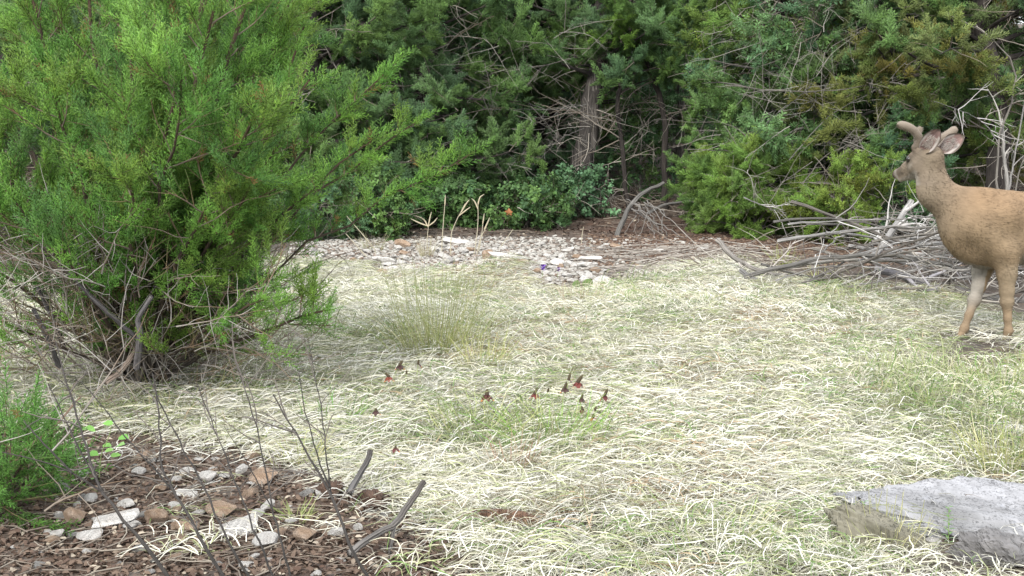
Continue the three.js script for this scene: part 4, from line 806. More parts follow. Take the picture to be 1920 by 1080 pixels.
{
  const s = new Shape();
  for (let i = 0; i < 330; i++) {
    const zone = rnd(), px = zone < 0.7 ? R(1330, 1900) : R(640, 1130), py = zone < 0.7 ? R(20, 400) : R(60, 380), d = zone < 0.7 ? R(11.8, 13.2) : R(13.3, 14.6);
    const p = at(px, py, d), col = mixc([0.33, 0.31, 0.275], [0.14, 0.125, 0.11], rnd()), b = grow(p, V(gauss(), gauss() * 0.6, gauss() * 0.5).normalize(), R(0.3, 1.0), 9, 0.16, -0.02);
    s.tube(b, [R(0.002, 0.0045), 0.0012], 4, col);
    for (let j = 2; j < 9; j++) if (rnd() < 0.55) s.tube(grow(b[j], randDir(), R(0.1, 0.35), 5, 0.22, -0.03), [0.0022, 0.001], 3, col);
  }
  tag(mesh('bare_twigs', s.build(), M.twig), 'tangle of thin bare twigs hanging in front of the trees', null, null, 'stuff');
}
// ---------------------------------------------------------------- the deer
// a field of tapered capsules joined smoothly and meshed as one surface (surface nets)
function netMesh(prims, lo, hi, cell, colorOf) {
  const nx = Math.ceil((hi.x - lo.x) / cell) + 1, ny = Math.ceil((hi.y - lo.y) / cell) + 1, nz = Math.ceil((hi.z - lo.z) / cell) + 1;
  const F = new Float32Array(nx * ny * nz).fill(0.2), at3 = (i, j, k) => (k * ny + j) * nx + i;
  for (const [a, b, ra, rb, k = 0.03, sz = 1] of prims) {
    const m = Math.max(ra, rb) + 0.09, cz = (a[2] + b[2]) / 2;
    const i0 = Math.max(0, Math.floor((Math.min(a[0], b[0]) - m - lo.x) / cell)), i1 = Math.min(nx - 1, Math.ceil((Math.max(a[0], b[0]) + m - lo.x) / cell));
    const j0 = Math.max(0, Math.floor((Math.min(a[1], b[1]) - m - lo.y) / cell)), j1 = Math.min(ny - 1, Math.ceil((Math.max(a[1], b[1]) + m - lo.y) / cell));
    const k0 = Math.max(0, Math.floor((Math.min(a[2], b[2]) - m - lo.z) / cell)), k1 = Math.min(nz - 1, Math.ceil((Math.max(a[2], b[2]) + m - lo.z) / cell));
    const bx = b[0] - a[0], by = b[1] - a[1], bz = (b[2] - a[2]) / sz, bb = bx * bx + by * by + bz * bz || 1e-9;
    for (let kz = k0; kz <= k1; kz++) for (let j = j0; j <= j1; j++) for (let i = i0; i <= i1; i++) {
      const x = lo.x + i * cell - a[0], y = lo.y + j * cell - a[1], z = (lo.z + kz * cell - a[2]) / sz;
      const t = clamp((x * bx + y * by + z * bz) / bb), dx = x - bx * t, dy = y - by * t, dz = z - bz * t;
      const d = (Math.sqrt(dx * dx + dy * dy + dz * dz) - lerp(ra, rb, t)) * (sz < 1 ? 0.5 + 0.5 * sz : 1), n = at3(i, j, kz), f = F[n];
      const h = Math.max(k - Math.abs(f - d), 0) / k; F[n] = Math.min(f, d) - h * h * k * 0.25;
    }
  }
  const idx = new Int32Array(nx * ny * nz).fill(-1), P = [], N = [], C = [], U = [], I = [];
  const grad = (x, y, z) => {
    const s = (X, Y, Z) => { const i = clamp(X, 0, nx - 2), j = clamp(Y, 0, ny - 2), k = clamp(Z, 0, nz - 2), a = Math.floor(i), b = Math.floor(j), c = Math.floor(k), u = i - a, v = j - b, w = k - c; return lerp(lerp(lerp(F[at3(a, b, c)], F[at3(a + 1, b, c)], u), lerp(F[at3(a, b + 1, c)], F[at3(a + 1, b + 1, c)], u), v), lerp(lerp(F[at3(a, b, c + 1)], F[at3(a + 1, b, c + 1)], u), lerp(F[at3(a, b + 1, c + 1)], F[at3(a + 1, b + 1, c + 1)], u), v), w); };
    return V(s(x + 1, y, z) - s(x - 1, y, z), s(x, y + 1, z) - s(x, y - 1, z), s(x, y, z + 1) - s(x, y, z - 1)).normalize();
  };
  const E = [[0, 1], [2, 3], [4, 5], [6, 7], [0, 2], [1, 3], [4, 6], [5, 7], [0, 4], [1, 5], [2, 6], [3, 7]];
  for (let k = 0; k < nz - 1; k++) for (let j = 0; j < ny - 1; j++) for (let i = 0; i < nx - 1; i++) {
    const c = []; let mask = 0;
    for (let q = 0; q < 8; q++) { const f = F[at3(i + (q & 1), j + (q >> 1 & 1), k + (q >> 2))]; c.push(f); if (f < 0) mask |= 1 << q; }
    if (mask === 0 || mask === 255) continue;
    let sx = 0, sy = 0, sz = 0, n = 0;
    for (const [a, b] of E) if ((c[a] < 0) !== (c[b] < 0)) { const t = c[a] / (c[a] - c[b]); sx += lerp(a & 1, b & 1, t); sy += lerp(a >> 1 & 1, b >> 1 & 1, t); sz += lerp(a >> 2, b >> 2, t); n++; }
    const x = i + sx / n, y = j + sy / n, z = k + sz / n, w = V(lo.x + x * cell, lo.y + y * cell, lo.z + z * cell), g = grad(x, y, z);
    idx[at3(i, j, k)] = P.length / 3; P.push(w.x, w.y, w.z); N.push(g.x, g.y, g.z); C.push(...colorOf(w, g)); U.push(w.x * 4 - w.y * 1.5, w.y * 4 + w.z * 2);
  }
  const quad = (a, b, c, d, flip) => { if (a < 0 || b < 0 || c < 0 || d < 0) return; flip ? I.push(a, c, b, a, d, c) : I.push(a, b, c, a, c, d); };
  for (let k = 1; k < nz - 1; k++) for (let j = 1; j < ny - 1; j++) for (let i = 1; i < nx - 1; i++) {
    const f = F[at3(i, j, k)] < 0;
    if (f !== F[at3(i + 1, j, k)] < 0) quad(idx[at3(i, j - 1, k - 1)], idx[at3(i, j, k - 1)], idx[at3(i, j, k)], idx[at3(i, j - 1, k)], !f);
    if (f !== F[at3(i, j + 1, k)] < 0) quad(idx[at3(i - 1, j, k - 1)], idx[at3(i - 1, j, k)], idx[at3(i, j, k)], idx[at3(i, j, k - 1)], !f);
    if (f !== F[at3(i, j, k + 1)] < 0) quad(idx[at3(i - 1, j - 1, k)], idx[at3(i, j - 1, k)], idx[at3(i, j, k)], idx[at3(i - 1, j, k)], !f);
  }
  const g = new THREE.BufferGeometry();
  g.setAttribute('position', new THREE.Float32BufferAttribute(P, 3)); g.setAttribute('normal', new THREE.Float32BufferAttribute(N, 3)); g.setAttribute('color', new THREE.Float32BufferAttribute(C, 3)); g.setAttribute('uv', new THREE.Float32BufferAttribute(U, 2)); g.setIndex(I);
  return g;
}
{
  rnd = mulberry(83);
  // x runs to the rump (the deer looks towards -x), z towards its left flank
  const A = V(-0.452, 1.065, 0), yaw = 66 * Math.PI / 180, pit = 17 * Math.PI / 180;
  const f1 = V(-Math.cos(yaw) * Math.cos(pit), -Math.sin(pit), -Math.sin(yaw) * Math.cos(pit)), l1 = V(0, 1, 0).cross(f1).normalize(), u1 = f1.clone().cross(l1).normalize();
  const HD = (f, u, l) => A.clone().addScaledVector(f1, f).addScaledVector(u1, u).addScaledVector(l1, l).toArray();
  const prims = [
    [[-0.12, 0.652, 0], [0.32, 0.648, 0], 0.186, 0.19, 0.08, 0.74], [[-0.1, 0.655, 0], [-0.215, 0.65, 0], 0.175, 0.147, 0.08, 0.72], [[-0.17, 0.55, 0], [-0.07, 0.525, 0], 0.088, 0.08, 0.08, 0.9],
    [[-0.15, 0.768, 0], [0.02, 0.768, 0], 0.07, 0.072, 0.1, 0.7], [[0.25, 0.7, 0], [0.52, 0.7, 0], 0.165, 0.165, 0.1, 0.78], [[0.5, 0.7, 0], [0.6, 0.68, 0], 0.17, 0.13, 0.09, 0.85], [[0.2, 0.6, 0], [0.42, 0.63, 0], 0.15, 0.12, 0.09, 0.8],
    [[-0.225, 0.735, 0], [-0.41, 0.86, 0], 0.132, 0.078, 0.1, 0.72], [[-0.41, 0.86, 0], [-0.444, 1.0, -0.01], 0.077, 0.058, 0.08, 0.76], [[-0.442, 0.99, -0.01], [-0.438, 1.06, -0.01], 0.061, 0.058, 0.06, 0.85],
    // shoulders and forelegs
    ...[[1, [[-0.035, 0.52, 0.1], [-0.026, 0.4, 0.105], [-0.024, 0.3, 0.11], [-0.022, 0.245, 0.115], [-0.016, 0.15, 0.12], [-0.011, 0.08, 0.125], [-0.026, 0.035, 0.13]]], [-1, [[-0.06, 0.5, -0.1], [-0.085, 0.4, -0.09], [-0.108, 0.31, -0.07], [-0.138, 0.235, -0.05], [-0.178, 0.15, -0.02], [-0.215, 0.075, 0.01], [-0.242, 0.032, 0.025]]]].flatMap(([s, p]) => {
      const r = s > 0 ? [0.074, 0.052, 0.038, 0.03, 0.0205, 0.021, 0.019] : [0.075, 0.054, 0.038, 0.03, 0.021, 0.021, 0.019];
      return [[[-0.2, 0.69, s * 0.075], [-0.04, 0.73, s * 0.08], 0.085, 0.085, 0.06], [[-0.2, 0.65, s * 0.085], [-0.05, 0.54, s * 0.1], 0.083, 0.068, 0.05], ...p.slice(1).map((q, i) => [p[i], q, r[i], r[i + 1], i < 1 ? 0.05 : 0.018]), [p[3], p[3], 0.034, 0.034, 0.02], [p[5], p[5].map((v, i) => v + (i === 0 ? 0.014 : 0)), 0.02, 0.013, 0.015]];
    }),
    // haunches and hind legs
    ...[1, -1].flatMap(s => { const o = s < 0 ? 0.1 : 0; return [[[0.5, 0.66, s * 0.075], [0.42 + o * 0.3, 0.5, s * 0.1], 0.145, 0.085, 0.07], [[0.43 + o * 0.3, 0.5, s * 0.1], [0.585 + o, 0.31, s * 0.1], 0.08, 0.036, 0.03], [[0.585 + o, 0.31, s * 0.1], [0.565 + o, 0.19, s * 0.1], 0.034, 0.024, 0.02], [[0.565 + o, 0.19, s * 0.1], [0.545 + o, 0.08, s * 0.1], 0.023, 0.022, 0.018], [[0.545 + o, 0.08, s * 0.1], [0.525 + o, 0.035, s * 0.1], 0.021, 0.02, 0.015]]; }),
    [[0.66, 0.75, 0], [0.73, 0.66, 0], 0.04, 0.036, 0.04], [[0.73, 0.66, 0], [0.745, 0.55, 0], 0.036, 0.016, 0.03],
    [HD(0.035, -0.075, 0), [-0.43, 0.9, 0], 0.046, 0.074, 0.05, 0.8],
    // head
    [HD(-0.005, -0.01, 0), HD(0.07, 0, 0), 0.066, 0.06, 0.03], [HD(0.07, -0.005, 0), HD(0.17, -0.015, 0), 0.054, 0.038, 0.035], [HD(0.17, -0.02, 0), HD(0.262, -0.027, 0), 0.037, 0.029, 0.025], [HD(0.255, -0.022, 0.01), HD(0.278, -0.026, 0.008), 0.019, 0.015, 0.015], [HD(0.255, -0.022, -0.01), HD(0.278, -0.026, -0.008), 0.019, 0.015, 0.015],
    [HD(0.02, -0.06, 0), HD(0.13, -0.066, 0), 0.05, 0.03, 0.035], [HD(0.13, -0.064, 0), HD(0.245, -0.06, 0), 0.028, 0.019, 0.022], [HD(0.05, -0.045, 0.032), HD(0.1, -0.04, 0.026), 0.042, 0.03, 0.03], [HD(0.05, -0.045, -0.032), HD(0.1, -0.04, -0.026), 0.042, 0.03, 0.03],
    [HD(0.085, 0.026, 0.042), HD(0.115, 0.02, 0.042), 0.02, 0.016, 0.02], [HD(0.085, 0.026, -0.042), HD(0.115, 0.02, -0.042), 0.02, 0.016, 0.02], [HD(0.035, 0.035, 0.033), HD(0.045, 0.066, 0.046), 0.028, 0.025, 0.02], [HD(0.035, 0.035, -0.033), HD(0.045, 0.066, -0.046), 0.028, 0.025, 0.02],
  ];
  const tan = [0.2, 0.146, 0.092], rust = [0.2, 0.132, 0.078], greyN = [0.185, 0.148, 0.108], pale = [0.255, 0.24, 0.215], whiteF = [0.36, 0.34, 0.31], dark = [0.05, 0.04, 0.035];
  const colorOf = (p, n) => {
    const h = [p.clone().sub(A).dot(f1), p.clone().sub(A).dot(u1), p.clone().sub(A).dot(l1)];
    let c = mixc(tan, rust, smooth(0.6, 0.86, p.y) * 0.8);
    const nk = smooth(-0.2, -0.4, p.x - (p.y - 0.75) * 0.35) * smooth(0.55, 0.65, p.y);
    c = mixc(c, greyN, nk * (0.55 + 0.45 * smooth(-0.3, -0.5, p.x)));
    c = mixc(c, [0.21, 0.17, 0.12], 0.7 * smooth(0.3, 0.8, fbm(p.x * 3 + 5, p.y * 3, p.z * 3, 2) * 2 + 0.2) * smooth(-0.3, 0.1, p.x));
    if (p.y < 0.6) {                                   // belly, inner legs
      c = mixc(c, pale, 0.85 * smooth(-0.2, -0.8, n.y) * smooth(0.0, 0.15, p.x) * smooth(0.6, 0.5, p.y) * (p.y > 0.36 ? 1 : 0));
      const inner = -n.z * Math.sign(p.z); if (p.y < 0.5) c = mixc(c, pale, 0.85 * (p.x < -0.075 - (0.45 - p.y) * 0.12 && p.x > -0.3 && p.z < 0.045 ? 1 : Math.abs(p.z) > 0.03 && p.x > 0.3 ? smooth(0.05, 0.6, inner) : 0) * smooth(0.5, 0.42, p.y) * smooth(0.14, 0.24, p.y));
      c = mixc(c, [0.2, 0.148, 0.098], smooth(0.3, 0.12, p.y) * 0.6);
    }
    if (p.x > 0.6) c = mixc(c, whiteF, smooth(0.64, 0.7, p.x) * smooth(-0.1, 0.4, n.x) * smooth(0.45, 0.55, p.y) * 0.9);
    if (h[0] > -0.06 && p.y > 0.9) {                   // face
      c = mixc(c, [0.165, 0.132, 0.1], 0.8 * smooth(-0.06, 0.02, h[0]));
      c = mixc(c, [0.11, 0.085, 0.066], 0.6 * smooth(0.01, 0.03, h[1]) * smooth(0.0, 0.05, h[0]));
      c = mixc(c, whiteF, 0.4 * smooth(-0.055, -0.08, h[1]) * smooth(0.03, 0.07, h[0]));
      c = mixc(c, [0.085, 0.068, 0.054], 0.75 * smooth(0.17, 0.22, h[0]) * smooth(-0.06, -0.045, h[1]));
      c = mixc(c, dark, smooth(0.268, 0.278, h[0]));
      c = mixc(c, whiteF, 0.3 * smooth(0.236, 0.245, h[0]) * smooth(0.265, 0.255, h[0]) * smooth(0.0, 0.012, Math.abs(h[2])));
      c = mixc(c, [0.06, 0.05, 0.042], 0.8 * Math.exp(-(((h[0] - 0.095) / 0.034) ** 2 + ((h[1] - 0.012) / 0.02) ** 2)) * smooth(0.03, 0.045, Math.abs(h[2])));
      c = mixc(c, [0.27, 0.24, 0.2], 0.6 * Math.exp(-(((h[0] - 0.1) / 0.03) ** 2 + ((h[1] + 0.028) / 0.014) ** 2)) * smooth(0.03, 0.045, Math.abs(h[2])));
    }
    const v = 1 + 0.3 * fbm(p.x * 14, p.y * 14, p.z * 14, 3) + 0.12 * noise(p.x * 50 + p.y * 20, p.y * 90, p.z * 60);
    return c.map(x => clamp(x * v));
  };
  const foot = ground(1890, 643), O = onLand(foot.x, foot.z - 0.1, 0.0);
  const deer = thing('deer', 'young buck deer with stubby velvet antlers standing at the right edge, looking left', 'deer', null, O);
  const hide = new THREE.MeshPhysicalMaterial({ vertexColors: true, roughness: 0.85, bumpMap: TX.coatBump, bumpScale: 0.003, sheen: 0.2, sheenRoughness: 0.6, sheenColor: new THREE.Color(0.4, 0.33, 0.26), specularIntensity: 0.25 });
  mesh('body', netMesh(prims, V(-0.74, -0.03, -0.44), V(0.84, 1.22, 0.44), 0.0075, colorOf), hide, deer);
  // short hairs along the coat
  {
    const body = deer.children[0].geometry, P = body.attributes.position, N = body.attributes.normal, C = body.attributes.color, list = [];
    for (let i = 0; i < 22000; i++) {
      const k = Math.floor(rnd() * P.count), p = V(P.getX(k), P.getY(k), P.getZ(k)), n = V(N.getX(k), N.getY(k), N.getZ(k));
      const onFace = p.y > 0.98 && p.x < -0.48; if (p.y < 0.05 || p.clone().sub(A).dot(f1) > 0.2) continue;
      const dir = (p.y < 0.45 ? V(0.1, -1, 0) : p.x < -0.2 ? V(0.5, -0.8, 0) : V(1, -0.35, 0)).addScaledVector(n, 0.42).add(randDir().multiplyScalar(0.25)).normalize(), v = R(0.88, 1.14);
      list.push([place(p.addScaledVector(n, -0.001), dir, R(0, 6.28), onFace || p.y < 0.4 ? R(0.5, 0.9) : R(0.8, 1.5)), [C.getX(k) * v, C.getY(k) * v, C.getZ(k) * v]]);
    }
    const h = new Shape(); h.needle(V(0, 0, 0), V(0, 1, 0), 0.014, 0.0008, [1, 1, 1]);
    scatter('coat_hair', h.build(), M.twig, deer, list);
  }
  // ears: cupped leaves with an outer and an inner skin
  const ear = (base, dir, face, len, wid, roll) => {
    const g = [], s = new Shape(), d = dir.clone().normalize(), f = face.clone().addScaledVector(d, -face.dot(d)).normalize(), w = d.clone().cross(f).normalize(), nu = 16, nv = 14;
    for (const side of [0, 1]) {
      const o = s.p.length / 3;
      for (let i = 0; i <= nu; i++) for (let j = 0; j <= nv; j++) {
        const t = i / nu, q = j / nv * 2 - 1, half = wid / 2 * (0.5 + 1.9 * t * (1 - t) * 1.05) * Math.sqrt(clamp(1 - Math.max(0, (t - 0.35) / 0.65) ** 2.4)) + 0.001, ang = q * lerp(2.1, 1.0, smooth(0, 0.6, t));
        const cup = half / Math.max(0.5, Math.sin(Math.min(1.57, Math.abs(lerp(2.1, 1.0, smooth(0, 0.6, t))))));
        const p = base.clone().addScaledVector(d, t * len).addScaledVector(w, Math.sin(ang) * cup).addScaledVector(f, (1 - Math.cos(ang)) * cup * 0.9 - cup * 0.4 - (side ? 0 : 0.004) + roll * t * t * len * 0.2);
        const edge = Math.abs(q) > 0.78 || t > 0.9, inn = mixc([0.26, 0.17, 0.15], [0.14, 0.09, 0.085], clamp(0.5 + noise(t * 5, q * 3, 4)));
        const c = side ? (edge ? [0.1, 0.08, 0.065] : Math.abs(q) > 0.45 && t < 0.75 ? [0.36, 0.325, 0.3] : inn) : [0.15, 0.115, 0.085];
        s.v(p, f.clone().multiplyScalar(side ? 1 : -1).addScaledVector(w, Math.sin(ang) * (side ? -0.6 : 0.6)).normalize(), c, t, j / nv);
      }
      for (let i = 0; i < nu; i++) for (let j = 0; j < nv; j++) { const a = o + i * (nv + 1) + j, b = a + nv + 1; side ? s.i.push(a, b, a + 1, a + 1, b, b + 1) : s.i.push(a, a + 1, b, a + 1, b + 1, b); }
    }
    const eg = s.build(); eg.computeVertexNormals(); const m = mesh('ear', eg, new THREE.MeshPhysicalMaterial({ vertexColors: true, roughness: 0.85, side: THREE.DoubleSide, sheen: 0.4, sheenColor: new THREE.Color(0.6, 0.5, 0.45) }), deer);
    const hl = []; for (let i = 0; i < 260; i++) { const t = R(0.08, 0.6), q = R(-1, 1), p = base.clone().addScaledVector(d, t * len).addScaledVector(w, q * wid * 0.3); hl.push([place(p.addScaledVector(f, -0.006), d.clone().addScaledVector(f, 0.6).addScaledVector(w, -q * 0.5).add(randDir().multiplyScalar(0.3)).normalize(), 0, R(1, 2.2)), mixc([0.4, 0.37, 0.345], [0.26, 0.22, 0.185], rnd())]); }
    const h = new Shape(); h.needle(V(0, 0, 0), V(0, 1, 0), 0.014, 0.0007, [1, 1, 1]); scatter('ear_hair', h.build(), M.twig, m, hl);
  };
  ear(V(...HD(-0.02, 0.03, 0.062)), V(0.38, 0.74, 0.55), V(-0.4, -0.3, 0.9), 0.15, 0.095, -0.3);
  ear(V(...HD(-0.02, 0.03, -0.062)), V(0.85, 0.5, 0.0), V(-0.3, -0.2, 0.9), 0.165, 0.105, -0.2);
  // velvet antlers, each a bent beam with a stub
  const velvet = new THREE.MeshPhysicalMaterial({ vertexColors: true, roughness: 0.9, bumpMap: TX.coatBump, bumpScale: 0.006, sheen: 0.6, sheenRoughness: 0.5, sheenColor: new THREE.Color(0.5, 0.45, 0.38) });
  const antler = (beam, stub, c) => {
    const g = new Shape(), round = (r, e) => t => r * (t > e ? Math.sqrt(Math.max(0.02, 1 - ((t - e) / (1 - e)) ** 2)) : 1);
    g.tube(bent(beam, 26), t => round(0.0245, 0.86)(t) * (1.08 - 0.18 * Math.sin(t * 3.1)), 12, c, [0.2, 0.165, 0.13], 0.05);
    const m = mesh('antler', g.build(), velvet, deer), s = new Shape(); s.tube(bent(stub, 14), round(0.0185, 0.75), 10, c, [0.19, 0.155, 0.12], 0.05); mesh('tine', s.build(), velvet, m);
    const fz = []; for (const [pts, r] of [[beam, 0.022], [stub, 0.017]]) { const cv = new THREE.CatmullRomCurve3(pts); for (let i = 0; i < 420; i++) { const u = R(0.03, 1), tn = cv.getTangent(Math.min(1, u)), n = randDir(); n.addScaledVector(tn, -n.dot(tn)).normalize(); fz.push([place(cv.getPoint(Math.min(1, u)).addScaledVector(n, r * (u > 0.9 ? 0.6 : 0.97)), n.addScaledVector(tn, 0.4).normalize(), 0, R(0.5, 0.9)), mixc([0.4, 0.36, 0.31], [0.26, 0.22, 0.17], rnd())]); } }
    const h = new Shape(); h.needle(V(0, 0, 0), V(0, 1, 0), 0.012, 0.0008, [1, 1, 1]); scatter('velvet_fuzz', h.build(), M.twig, m, fz);
  };
  const bl = V(...HD(0.045, 0.06, 0.046)), br = V(...HD(0.045, 0.06, -0.046)), up = (b, x, y, z) => b.clone().add(V(x, y, z));
  const vc = [0.1, 0.078, 0.058];
  antler([bl, up(bl, 0.012, 0.045, 0.01), up(bl, -0.01, 0.088, 0.02), up(bl, -0.062, 0.122, 0.03), up(bl, -0.128, 0.136, 0.04)], [up(bl, 0.006, 0.03, -0.005), up(bl, 0.01, 0.075, -0.01), up(bl, 0.028, 0.125, -0.015)], vc);
  antler([br, up(br, 0.03, 0.035, -0.01), up(br, 0.085, 0.06, -0.03), up(br, 0.14, 0.09, -0.05), up(br, 0.185, 0.12, -0.06)], [up(br, 0.022, 0.03, -0.01), up(br, 0.032, 0.07, -0.01), up(br, 0.034, 0.108, -0.01)], [0.115, 0.09, 0.066]);
  // eyes, hooves
  const wet = new THREE.MeshPhysicalMaterial({ color: new THREE.Color(0.012, 0.008, 0.006), roughness: 0.3, clearcoat: 0.25 });
  for (const s of [1, -1]) { const e = mesh('eye', new THREE.SphereGeometry(0.02, 20, 14), wet, deer); e.position.set(...HD(0.103, 0.014, s * 0.053)); }
  const horn = std({ vertexColors: false, color: new THREE.Color(0.07, 0.055, 0.045), roughness: 0.5 });
  const hoof = (x, y, z, yaw) => { for (const s of [1, -1]) { const g = new Shape(); g.tube([V(0.03, 0.032, 0), V(0.012, 0.016, 0), V(-0.016, 0.008, 0), V(-0.042, 0.003, 0)], t => 0.0155 * (1 - 0.72 * t * t), 9, [1, 1, 1]); const m = mesh('hoof', g.build(), horn, deer); m.position.set(x, y, z + s * 0.011); m.rotation.y = s * 0.08 + yaw; } };
  hoof(-0.038, 0.006, 0.132, 0); hoof(-0.258, 0.004, 0.028, 0.1); hoof(0.51, 0.01, 0.1, 0); hoof(0.61, 0.01, -0.1, 0);
}
// ---------------------------------------------------------------- grasses, stalks and flowers
// o: n blades, height, spread, lean, widths, colours
function tuftShape(n, h, spread, lean, w, cols, curve = 0.4) {
  const s = new Shape();
  for (let i = 0; i < n; i++) {
    const a = R(0, 6.28), r = Math.sqrt(rnd()) * spread, L = h * R(0.3, 1.1), d = V(Math.cos(a), 0, Math.sin(a)), k = lean * R(0.2, 1.3), p = V(Math.cos(a + R(-1, 1)) * r, -0.01, Math.sin(a + R(-1, 1)) * r), pts = [];
    for (let j = 0; j <= 5; j++) { const t = j / 5; pts.push(p.clone().addScaledVector(d, L * (k * t + curve * k * t * t)).add(V(gauss() * 0.004, L * t * (1 - curve * k * 0.5 * t), gauss() * 0.004))); }
    const c = cols[Math.floor(rnd() * cols.length)], v = R(0.75, 1.2); s.ribbon(pts, w * R(0.7, 1.2), w * 0.3, randDir(), c.map(x => x * v));
  }
  return s;
}
function tuft(name, label, px, py, n, h, spread, lean, w, cols, o = {}) {
  const p = ground(px, py), t = thing(name, label, o.cat ?? 'grass tuft', o.group, p);
  mesh('blades', tuftShape(n, h, spread, lean, w, cols, o.curve).build(), M.straw, t);
  if (o.stems) { const s = new Shape(); for (let i = 0; i < o.stems; i++) { const a = R(0, 6.28), q = V(Math.cos(a), 0, Math.sin(a)).multiplyScalar(R(0, spread)); s.tube(grow(q, V(Math.cos(a) * lean * 0.5, 1, Math.sin(a) * lean * 0.5).normalize(), h * R(0.8, 1.25), 6, 0.07, 0.02), [0.0016, 0.0008], 3, o.stemCol ?? [0.3, 0.3, 0.14]); } mesh('seed_stems', s.build(), M.twig, t).userData.kind = 'stuff'; }
  return t;
}
rnd = mulberry(89);
const gC = [[0.2, 0.31, 0.08], [0.3, 0.36, 0.13], [0.38, 0.4, 0.18], [0.48, 0.46, 0.27]], yC = [[0.36, 0.38, 0.15], [0.42, 0.4, 0.2], [0.28, 0.32, 0.11], [0.5, 0.47, 0.28]], dC = [[0.3, 0.22, 0.15], [0.38, 0.29, 0.2], [0.2, 0.15, 0.1]];
for (const a of [
  ['grass_tuft', 'large wispy green tuft with upright wiry stems in the middle of the clearing', 818, 668, 210, 0.44, 0.21, 0.6, 0.0027, [[0.24, 0.29, 0.1], [0.3, 0.33, 0.12], ...yC], { curve: 0.55, stems: 95, stemCol: [0.27, 0.29, 0.12] }],
  ['grass_tuft', 'smaller pale tuft at the lower right of the large wispy one', 905, 700, 110, 0.26, 0.1, 0.5, 0.003, yC, {}],
  ['grass_tuft', 'fresh green tuft under the group of red flowers', 1040, 838, 150, 0.2, 0.16, 0.7, 0.0036, [[0.17, 0.33, 0.06], [0.23, 0.36, 0.09], [0.36, 0.4, 0.17]], {}],
  ['grass_tuft', 'dark green tuft left below the red flowers', 890, 818, 120, 0.18, 0.14, 0.7, 0.0036, gC, {}],
  ['grass_tuft', 'reddish brown dried tuft near the bottom middle', 965, 888, 80, 0.12, 0.07, 0.7, 0.003, dC, { stems: 12, stemCol: [0.3, 0.18, 0.13] }],
  ['grass_tuft', 'green grass around the near foreleg of the deer', 1925, 690, 150, 0.1, 0.14, 0.5, 0.0034, gC, { stems: 20 }],
  ['grass_tuft', 'green grass at the right edge under the deer', 1870, 738, 170, 0.14, 0.2, 0.5, 0.0034, gC, { stems: 18 }],
  ['grass_tuft', 'thick olive grass above the big grey slab at the right edge', 1890, 880, 190, 0.16, 0.16, 0.5, 0.003, yC, { stems: 14 }],
  ['grass_tuft', 'green grass left of the grass under the deer', 1735, 715, 120, 0.14, 0.2, 0.55, 0.0034, gC, {}],
  ['grass_tuft', 'green grass patch among stones at the right side', 1770, 775, 120, 0.13, 0.2, 0.6, 0.003, gC, {}],
  ['grass_tuft', 'small green tuft before the brush pile', 1575, 588, 70, 0.13, 0.09, 0.6, 0.0034, gC, {}],
  ['grass_tuft', 'small dark tuft with a shaded hollow right of the red flowers', 1415, 778, 60, 0.1, 0.06, 0.7, 0.003, gC, {}],
  ['grass_tuft', 'small green sprout among the stones near the bottom', 560, 978, 50, 0.07, 0.03, 0.9, 0.0026, [[0.24, 0.32, 0.1], [0.38, 0.4, 0.18]], {}],
  ['grass_tuft', 'brown and green tuft in the shade right of the juniper stems', 455, 815, 60, 0.1, 0.05, 0.7, 0.0026, [...dC, ...gC], {}],
  ['grass_tuft', 'olive grass leaning at the right of the bare soil', 560, 870, 80, 0.13, 0.09, 0.7, 0.0026, yC, {}],
  ['grass_tuft', 'green weeds between the bare soil and the dry grass', 625, 800, 90, 0.16, 0.12, 0.6, 0.0034, [[0.12, 0.25, 0.07], [0.2, 0.31, 0.08]], {}],
  ['grass_tuft', 'pale tuft right of the wood edge stalks, by the prickly pear pad', 1085, 575, 110, 0.2, 0.16, 0.5, 0.0032, [...dC, ...yC], { stems: 18, stemCol: [0.35, 0.28, 0.2] }],
  ['grass_tuft', 'tan tuft at the foot of the star headed stalk', 800, 482, 90, 0.24, 0.07, 0.4, 0.0036, [[0.42, 0.38, 0.26], [0.3, 0.28, 0.18]], {}],
  ['grass_tuft', 'grey green tuft left of the rocky strip', 700, 470, 70, 0.22, 0.1, 0.5, 0.0036, [[0.34, 0.32, 0.2], [0.25, 0.27, 0.14]], {}],
  ['grass_tuft', 'thin grass in front of the slanting ledge', 1650, 1025, 90, 0.12, 0.09, 0.45, 0.0022, yC, { stems: 16 }],
  ['grass_tuft', 'light green grass at the bottom edge right of the middle', 1350, 1015, 120, 0.1, 0.14, 0.7, 0.0028, gC, {}],
  ['grass_tuft', 'bright green upright shoot at the bottom edge', 1203, 1022, 10, 0.045, 0.006, 0.25, 0.006, [[0.17, 0.34, 0.06]], {}],
  ['grass_tuft', 'yellow green tuft left of the small tuft before the brush pile', 1470, 500, 60, 0.22, 0.1, 0.5, 0.004, [[0.32, 0.38, 0.12]], {}],
  ['grass_tuft', 'yellow green tuft growing through the front of the brush pile', 1540, 532, 70, 0.2, 0.1, 0.5, 0.004, [[0.33, 0.39, 0.12], [0.4, 0.4, 0.2]], {}],
  ['grass_tuft', 'shaded dull grass under the right side of the juniper bush', 340, 735, 160, 0.2, 0.22, 0.6, 0.003, [...dC, [0.26, 0.28, 0.12]], {}],
  ['grass_tuft', 'brownish grass in the shade below the juniper stems', 280, 790, 130, 0.14, 0.2, 0.7, 0.0028, [...dC, [0.3, 0.3, 0.16]], {}],
]) tuft(...a);
